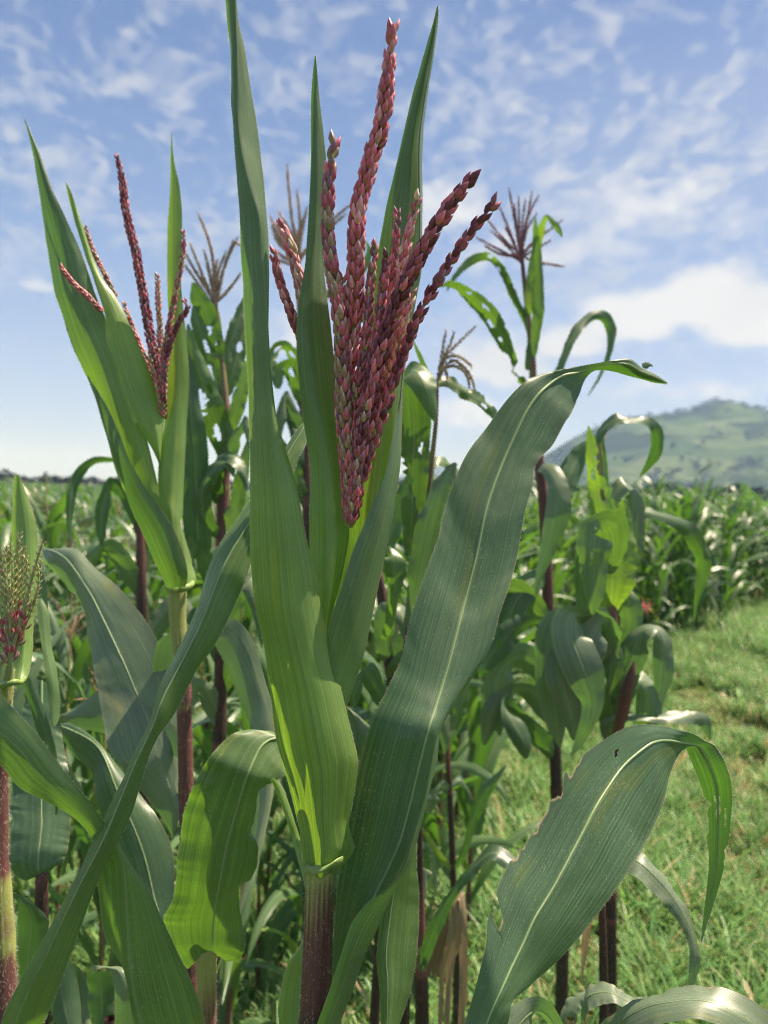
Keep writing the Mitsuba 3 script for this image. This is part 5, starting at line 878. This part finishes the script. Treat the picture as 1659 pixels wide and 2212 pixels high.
ml(G2, [(860, 1560, 1.35, 16, 0), (820, 1500, 1.33, 36, 0), (790, 1450, 1.31, 40, 10), (770, 1480, 1.30, 30, 20), (765, 1530, 1.30, 5, 0)], 0)
ml(G2, [(815, 1240, 1.35, 14, 0), (835, 1180, 1.37, 40, 0), (860, 1100, 1.38, 46, 0), (880, 1050, 1.38, 30, 0), (890, 1010, 1.38, 5, 0)], 6, ragged=.03)
for x0, y0, x1, y1, tn in ((850, 1450, 930, 1330, 3), (856, 1540, 790, 1600, 6), (860, 1600, 930, 1500, 3), (852, 1480, 900, 1400, 2), (866, 1720, 800, 1660, 0)):
    sx = np.sign(x1 - x0)
    ml(G2, [(x0, y0 + 20, 1.35, 14, 0), ((x0 + x1) / 2, (y0 + y1) / 2 - 20, 1.33, 42, 0), (x1, y1, 1.32, 40, 40), (x1 + sx * 24, y1 + 50, 1.31, 34, 20), (x1 + sx * 30, y1 + 130, 1.31, 4, 0)], tn, ragged=.03)

# left of the front leaf: plants with tan tassels
I = mid('maize plant left of the front leaf with a golden tassel above leaves full of holes')
stalk(I, [(466, 660, 1.5, 3.5, .8), (472, 690, 1.5, 5, .9), (476, 760, 1.5, 7, .9), (484, 860, 1.5, 11, .9), (490, 930, 1.5, 13, .8), (482, 1050, 1.5, 14, .6), (480, 1300, 1.5, 14, .2)], 12)
thin_tassel(I, fan(467, 668, [(427, 460), (400, 545), (410, 525), (440, 540), (457, 535), (470, 560), (488, 545), (505, 520), (520, 590), (514, 512), (396, 568), (446, 570), (425, 590)], rng), ['tan', 'tan', 'olive', 'plum'], .0085, 6, 3, .0026, 1.5)
ml(I, [(478, 800, 1.5, 16, 0), (462, 730, 1.49, 40, 10), (446, 680, 1.48, 46, 10), (430, 645, 1.47, 36, 10), (416, 610, 1.46, 6, 0)], 6, holes=[(.6, .45, .14, .05), (.3, .3, .12, .04)], ragged=.06)
ml(I, [(480, 790, 1.5, 12, 0), (500, 735, 1.51, 28, 10), (516, 690, 1.52, 30, 10), (530, 655, 1.53, 22, 10), (545, 625, 1.53, 4, 0)], 7, ragged=.03)
ml(I, [(484, 900, 1.5, 16, 0), (462, 830, 1.49, 44, 5), (446, 770, 1.48, 48, 5), (430, 710, 1.47, 36, 5), (418, 660, 1.47, 6, 0)], 2, ragged=.08, holes=[(.55, .4, .16, .07), (.35, .62, .12, .05)], bites=[(1, .3, .5, .35), (-1, .55, .75, .3)])
ml(I, [(484, 860, 1.5, 14, 0), (504, 800, 1.51, 38, 0), (518, 745, 1.52, 36, 0), (530, 690, 1.53, 22, 0), (540, 640, 1.53, 4, 0)], 2, ragged=.10, holes=[(.5, .5, .18, .05)])
ml(I, [(494, 1010, 1.5, 20, 0), (474, 930, 1.48, 56, 0), (450, 870, 1.46, 60, 0), (428, 800, 1.45, 50, 0), (412, 740, 1.44, 24, 0), (406, 700, 1.44, 5, 0)], 2, ragged=.05, holes=[(.6, .25, .16, .05), (.7, .5, .14, .06), (.3, .55, .1, .04)], bites=[(1, .38, .5, .5)])
ml(I, [(492, 940, 1.5, 16, 0), (512, 880, 1.48, 34, 10), (526, 830, 1.47, 30, 20), (536, 780, 1.46, 18, 10), (520, 900, 1.45, 4, 0)][:4], 7)
ml(I, [(488, 1010, 1.5, 14, 0), (502, 960, 1.48, 36, 10), (524, 920, 1.46, 34, 20), (540, 960, 1.44, 10, 20)], 3)
ml(I, [(482, 1090, 1.5, 16, 0), (462, 1040, 1.47, 40, 20), (478, 1000, 1.45, 44, 40), (504, 992, 1.43, 40, 50), (524, 1020, 1.42, 24, 30), (532, 1060, 1.42, 4, 0)], 0)
ml(I, [(478, 1160, 1.5, 16, 0), (440, 1110, 1.46, 40, 20), (440, 1060, 1.45, 40, 30), (460, 1020, 1.44, 40, 40), (490, 1000, 1.43, 30, 40), (505, 1030, 1.42, 5, 0)], 6)
ml(I, [(480, 1200, 1.5, 16, 0), (500, 1130, 1.49, 34, 10), (516, 1060, 1.48, 34, 10), (530, 990, 1.47, 20, 10), (540, 940, 1.47, 4, 0)], 7)
ml(I, [(430, 1190, 1.48, 50, 0), (424, 1080, 1.46, 62, 0), (420, 980, 1.45, 60, 0), (412, 880, 1.44, 46, 0), (408, 800, 1.44, 20, 0), (404, 740, 1.44, 4, 0)], 0)
for x0, y0, x1, y1, tn in ((480, 1250, 560, 1120, 0), (480, 1300, 420, 1180, 6), (480, 1350, 540, 1260, 3), (478, 1420, 430, 1330, 0), (480, 1480, 560, 1400, 6), (480, 1560, 420, 1480, 3)):
    sx = np.sign(x1 - x0)
    ml(I, [(x0, y0 + 20, 1.5, 14, 0), ((x0 + x1) / 2, (y0 + y1) / 2 - 20, 1.48, 44, 0), (x1, y1, 1.46, 46, 30), (x1 + sx * 20, y1 + 60, 1.45, 34, 20), (x1 + sx * 24, y1 + 140, 1.45, 4, 0)], tn)
J = mid('maize plant mostly hidden behind the front leaf, its golden tassel against the sky')
stalk(J, [(642, 560, 1.8, 4, .6), (646, 640, 1.8, 6, .8), (652, 780, 1.8, 9, .7), (660, 950, 1.8, 12, .4), (668, 1200, 1.8, 13, .1), (676, 1500, 1.8, 14, .05)], 12)
thin_tassel(J, fan(642, 575, [(620, 354), (641, 410), (600, 455), (664, 446), (582, 465), (585, 486), (596, 540), (500, 520), (760, 440), (748, 462), (590, 505), (655, 470), (630, 480)], rng, .35), ['tan', 'tan', 'pink', 'olive'], .0095, 9, 3, .0034, 1.8)
ml(J, [(648, 830, 1.8, 12, 0), (638, 775, 1.78, 28, 10), (618, 750, 1.76, 30, 40), (596, 752, 1.74, 30, 40), (584, 775, 1.73, 26, 20), (590, 820, 1.72, 5, 0)], 2, ragged=.10, holes=[(.5, .6, .14, .06), (.5, .35, .14, .05)])
ml(J, [(652, 880, 1.8, 12, 0), (636, 820, 1.77, 34, 10), (620, 790, 1.75, 38, 20), (604, 800, 1.74, 34, 30), (600, 840, 1.73, 8, 0)], 2, ragged=.12, holes=[(.4, .5, .2, .06), (.7, .7, .14, .05)])
ml(J, [(656, 960, 1.8, 12, 0), (634, 900, 1.77, 30, 10), (618, 860, 1.75, 34, 10), (606, 900, 1.74, 26, 10), (600, 960, 1.74, 4, 0)], 3)
ml(J, [(660, 1050, 1.8, 12, 0), (640, 960, 1.78, 24, 20), (622, 905, 1.77, 26, 30), (640, 940, 1.76, 20, 20), (652, 1000, 1.75, 4, 0)], 0)
ml(J, [(648, 720, 1.8, 8, 0), (700, 640, 1.82, 20, 20), (760, 610, 1.84, 22, 30), (798, 545, 1.85, 16, 10), (790, 520, 1.85, 4, 0)], 2)
ml(J, [(662, 1100, 1.8, 12, 0), (640, 1040, 1.78, 36, 0), (620, 990, 1.77, 36, 0), (600, 940, 1.76, 6, 0)], 6)
K = mid('maize plant behind the left plant, one blue green leaf arching out beside it')
stalk(K, [(300, 1000, 1.7, 5, .8), (302, 1100, 1.7, 9, .6), (306, 1300, 1.7, 12, .1), (312, 1600, 1.7, 13, .05)], 10)
ml(K, [(300, 1080, 1.7, 10, 0), (270, 1000, 1.66, 20, 50), (235, 994, 1.64, 22, 60), (195, 1000, 1.62, 22, 40), (166, 1030, 1.61, 22, 20), (152, 1080, 1.60, 18, 20), (150, 1130, 1.60, 12, 20), (156, 1180, 1.60, 3, 20)], 0)
ml(K, [(302, 1160, 1.7, 12, 0), (270, 1070, 1.68, 26, 10), (240, 1045, 1.66, 34, 30), (226, 1080, 1.65, 26, 10), (220, 1180, 1.65, 5, 0)], 0)
ml(K, [(306, 1250, 1.7, 12, 0), (330, 1160, 1.72, 36, 0), (350, 1090, 1.73, 36, 0), (370, 1040, 1.74, 6, 0)], 6)
ml(K, [(306, 1300, 1.7, 12, 0), (270, 1220, 1.68, 40, 10), (235, 1180, 1.66, 40, 30), (205, 1200, 1.65, 30, 20), (190, 1260, 1.65, 4, 0)], 7)
ml(K, [(310, 1400, 1.7, 12, 0), (350, 1330, 1.72, 36, 10), (390, 1300, 1.73, 40, 30), (420, 1340, 1.74, 30, 20), (430, 1400, 1.74, 4, 0)], 3)
ml(K, [(310, 1480, 1.7, 12, 0), (270, 1420, 1.68, 36, 10), (235, 1390, 1.66, 40, 30), (205, 1420, 1.65, 30, 20), (190, 1480, 1.65, 4, 0)], 0)
# ---------------------------------------------------------------- copies of the field maize, and grass
rng = np.random.default_rng(33)
i = n1 = 0
for x, y in FIELD:
    sc = rng.uniform(0.86, 1.06) * (0.84 if x < 0 else 1.10 if x > 2.4 else 0.98) * (0.86 if y < 3.3 else 0.88 if y < 5 and x > -0.3 else 1.0)
    if n1 < 270:
        n1 += 1
        vx = seen((x, y, 1.2))[0]
        near = y < 3.6
        if x > 2.4 or (y > 7.5 and vx > 1150): where, g = 'of the field edge beyond the grass, right of the tattered plant' if y < 11 else 'deep in the field beyond the grass on the right', 'right field'
        elif vx < 330: where, g = 'close behind the plants at the left edge' if near else 'of the dense field far behind the left plants', 'left field'
        elif vx < 830: where, g = 'low behind the stalks left of the main stalk' if near else 'of the dense field behind the front leaf and the left tassel', 'middle field'
        else: where, g = 'low behind the lower part of the great leaf' if near else 'of the clump behind the great leaf, left of the grass', 'clump left of the grass'
        key = thing('maize_plant', ('short ' if near else '') + 'leafy green maize plant ' + where, 'maize plant', 'maize plants ' + where)
        instance(key, f'maize_kind_{rng.integers(8)}', (x, y, 0), sc, rng.uniform(0, 360), rng.normal(0, 2))
    else:
        i += 1
        instance(f'field_maize__{i:03d}', f'far_maize_kind_{rng.integers(8)}', (x, y, 0), (sc * (1 + min(1.2, max(0, y - 30) / 50)), sc * (1 + min(1.2, max(0, y - 30) / 50)), sc), rng.uniform(0, 360))

def grass_patch(seed, n, size, h, dry):
    rng = np.random.default_rng(seed)
    tufts = rng.uniform(-size, size, (max(3, n // 14), 2))
    v, c, f = [], [], []
    for k in range(n):
        o = np.array([*(tufts[rng.integers(len(tufts))] + rng.normal(0, size * 0.10, 2)), 0.0])
        a = rng.uniform(0, 6.28); ln = h * rng.uniform(0.45, 1.3); w = rng.uniform(0.0016, 0.0038) * (1 + h * 2)
        if rng.random() < 0.07: w *= 2.6; ln *= 0.8
        th0, th1 = rng.uniform(0.1, 0.6), rng.uniform(0.9, 2.0)
        d = np.array([math.cos(a), math.sin(a), 0]); s = np.array([-d[1], d[0], 0])
        p, q = o.copy(), []
        for j in range(4):
            ww = w * (1, 0.95, 0.6, 0.05)[j]
            q += [p - s * ww, p + s * ww]
            th = th0 + (th1 - th0) * j / 3
            p = p + (d * math.sin(th) + np.array([0, 0, math.cos(th)])) * ln / 3
        v += q
        col = np.array([0.42, 0.35, 0.20] if rng.random() < dry else [0.165, 0.325, 0.105]) * rng.uniform(0.6, 1.35) * np.array([rng.uniform(0.85, 1.35), 1, rng.uniform(0.7, 1.2)])
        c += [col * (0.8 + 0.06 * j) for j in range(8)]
        f += [[8 * k + 2 * j, 8 * k + 2 * j + 1, 8 * k + 2 * j + 3] for j in range(3)] + [[8 * k + 2 * j, 8 * k + 2 * j + 3, 8 * k + 2 * j + 2] for j in range(3)]
    return np.array(v), np.array(f), np.array(c)
for k in range(5):
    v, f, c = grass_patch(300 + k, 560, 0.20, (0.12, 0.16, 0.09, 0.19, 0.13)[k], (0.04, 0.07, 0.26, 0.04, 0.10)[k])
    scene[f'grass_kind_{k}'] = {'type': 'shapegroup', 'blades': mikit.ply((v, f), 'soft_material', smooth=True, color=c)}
labels['grass'] = {'label': 'low green and straw-coloured grass between the near maize and the field', 'category': 'grass', 'kind': 'stuff'}
i = 0
y = 1.3
while y < 15.0:
    st = 0.24 * (1 + max(0, y - 4) * 0.07)
    x = -0.62 * y - 0.5
    while x < 0.62 * y + 0.8:
        px, py = x + rng.normal(0, 0.07), y + rng.normal(0, 0.07)
        if in_grass(px, py - 0.9) or y < 4.5:
            m = meshkit.noise(np.array([px * 0.9, py * 0.9, 3.0]), 5)
            i += 1
            kind = int(rng.choice(5, p=[0.15, 0.15, 0.35, 0.10, 0.25])) if m > 0.55 else int(rng.choice(5, p=[0.28, 0.26, 0.06, 0.24, 0.16]))
            if not (m > 0.68 and rng.random() < 0.5):
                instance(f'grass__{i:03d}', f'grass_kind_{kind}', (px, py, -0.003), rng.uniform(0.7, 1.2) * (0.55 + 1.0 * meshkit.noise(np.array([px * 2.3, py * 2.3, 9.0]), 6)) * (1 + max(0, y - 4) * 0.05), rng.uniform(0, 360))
        x += st
    y += st
# air
dist = 3700.0
scene['air'] = {'type': 'homogeneous', 'albedo': {'type': 'rgb', 'value': [0.95, 0.95, 0.95]}, 'sigma_t': {'type': 'rgb', 'value': [0.00022, 0.00031, 0.00047]}}
scene['haze'] = {'type': 'cube', 'to_world': T().translate([0, 0, 66]).scale([dist, dist, 67.2]), 'bsdf': {'type': 'null'}, 'interior': {'type': 'ref', 'id': 'air'}}
labels['haze'] = {'label': 'thin blue summer haze over the fields', 'category': 'haze', 'kind': 'stuff'}
scene['camera']['medium'] = {'type': 'ref', 'id': 'air'}
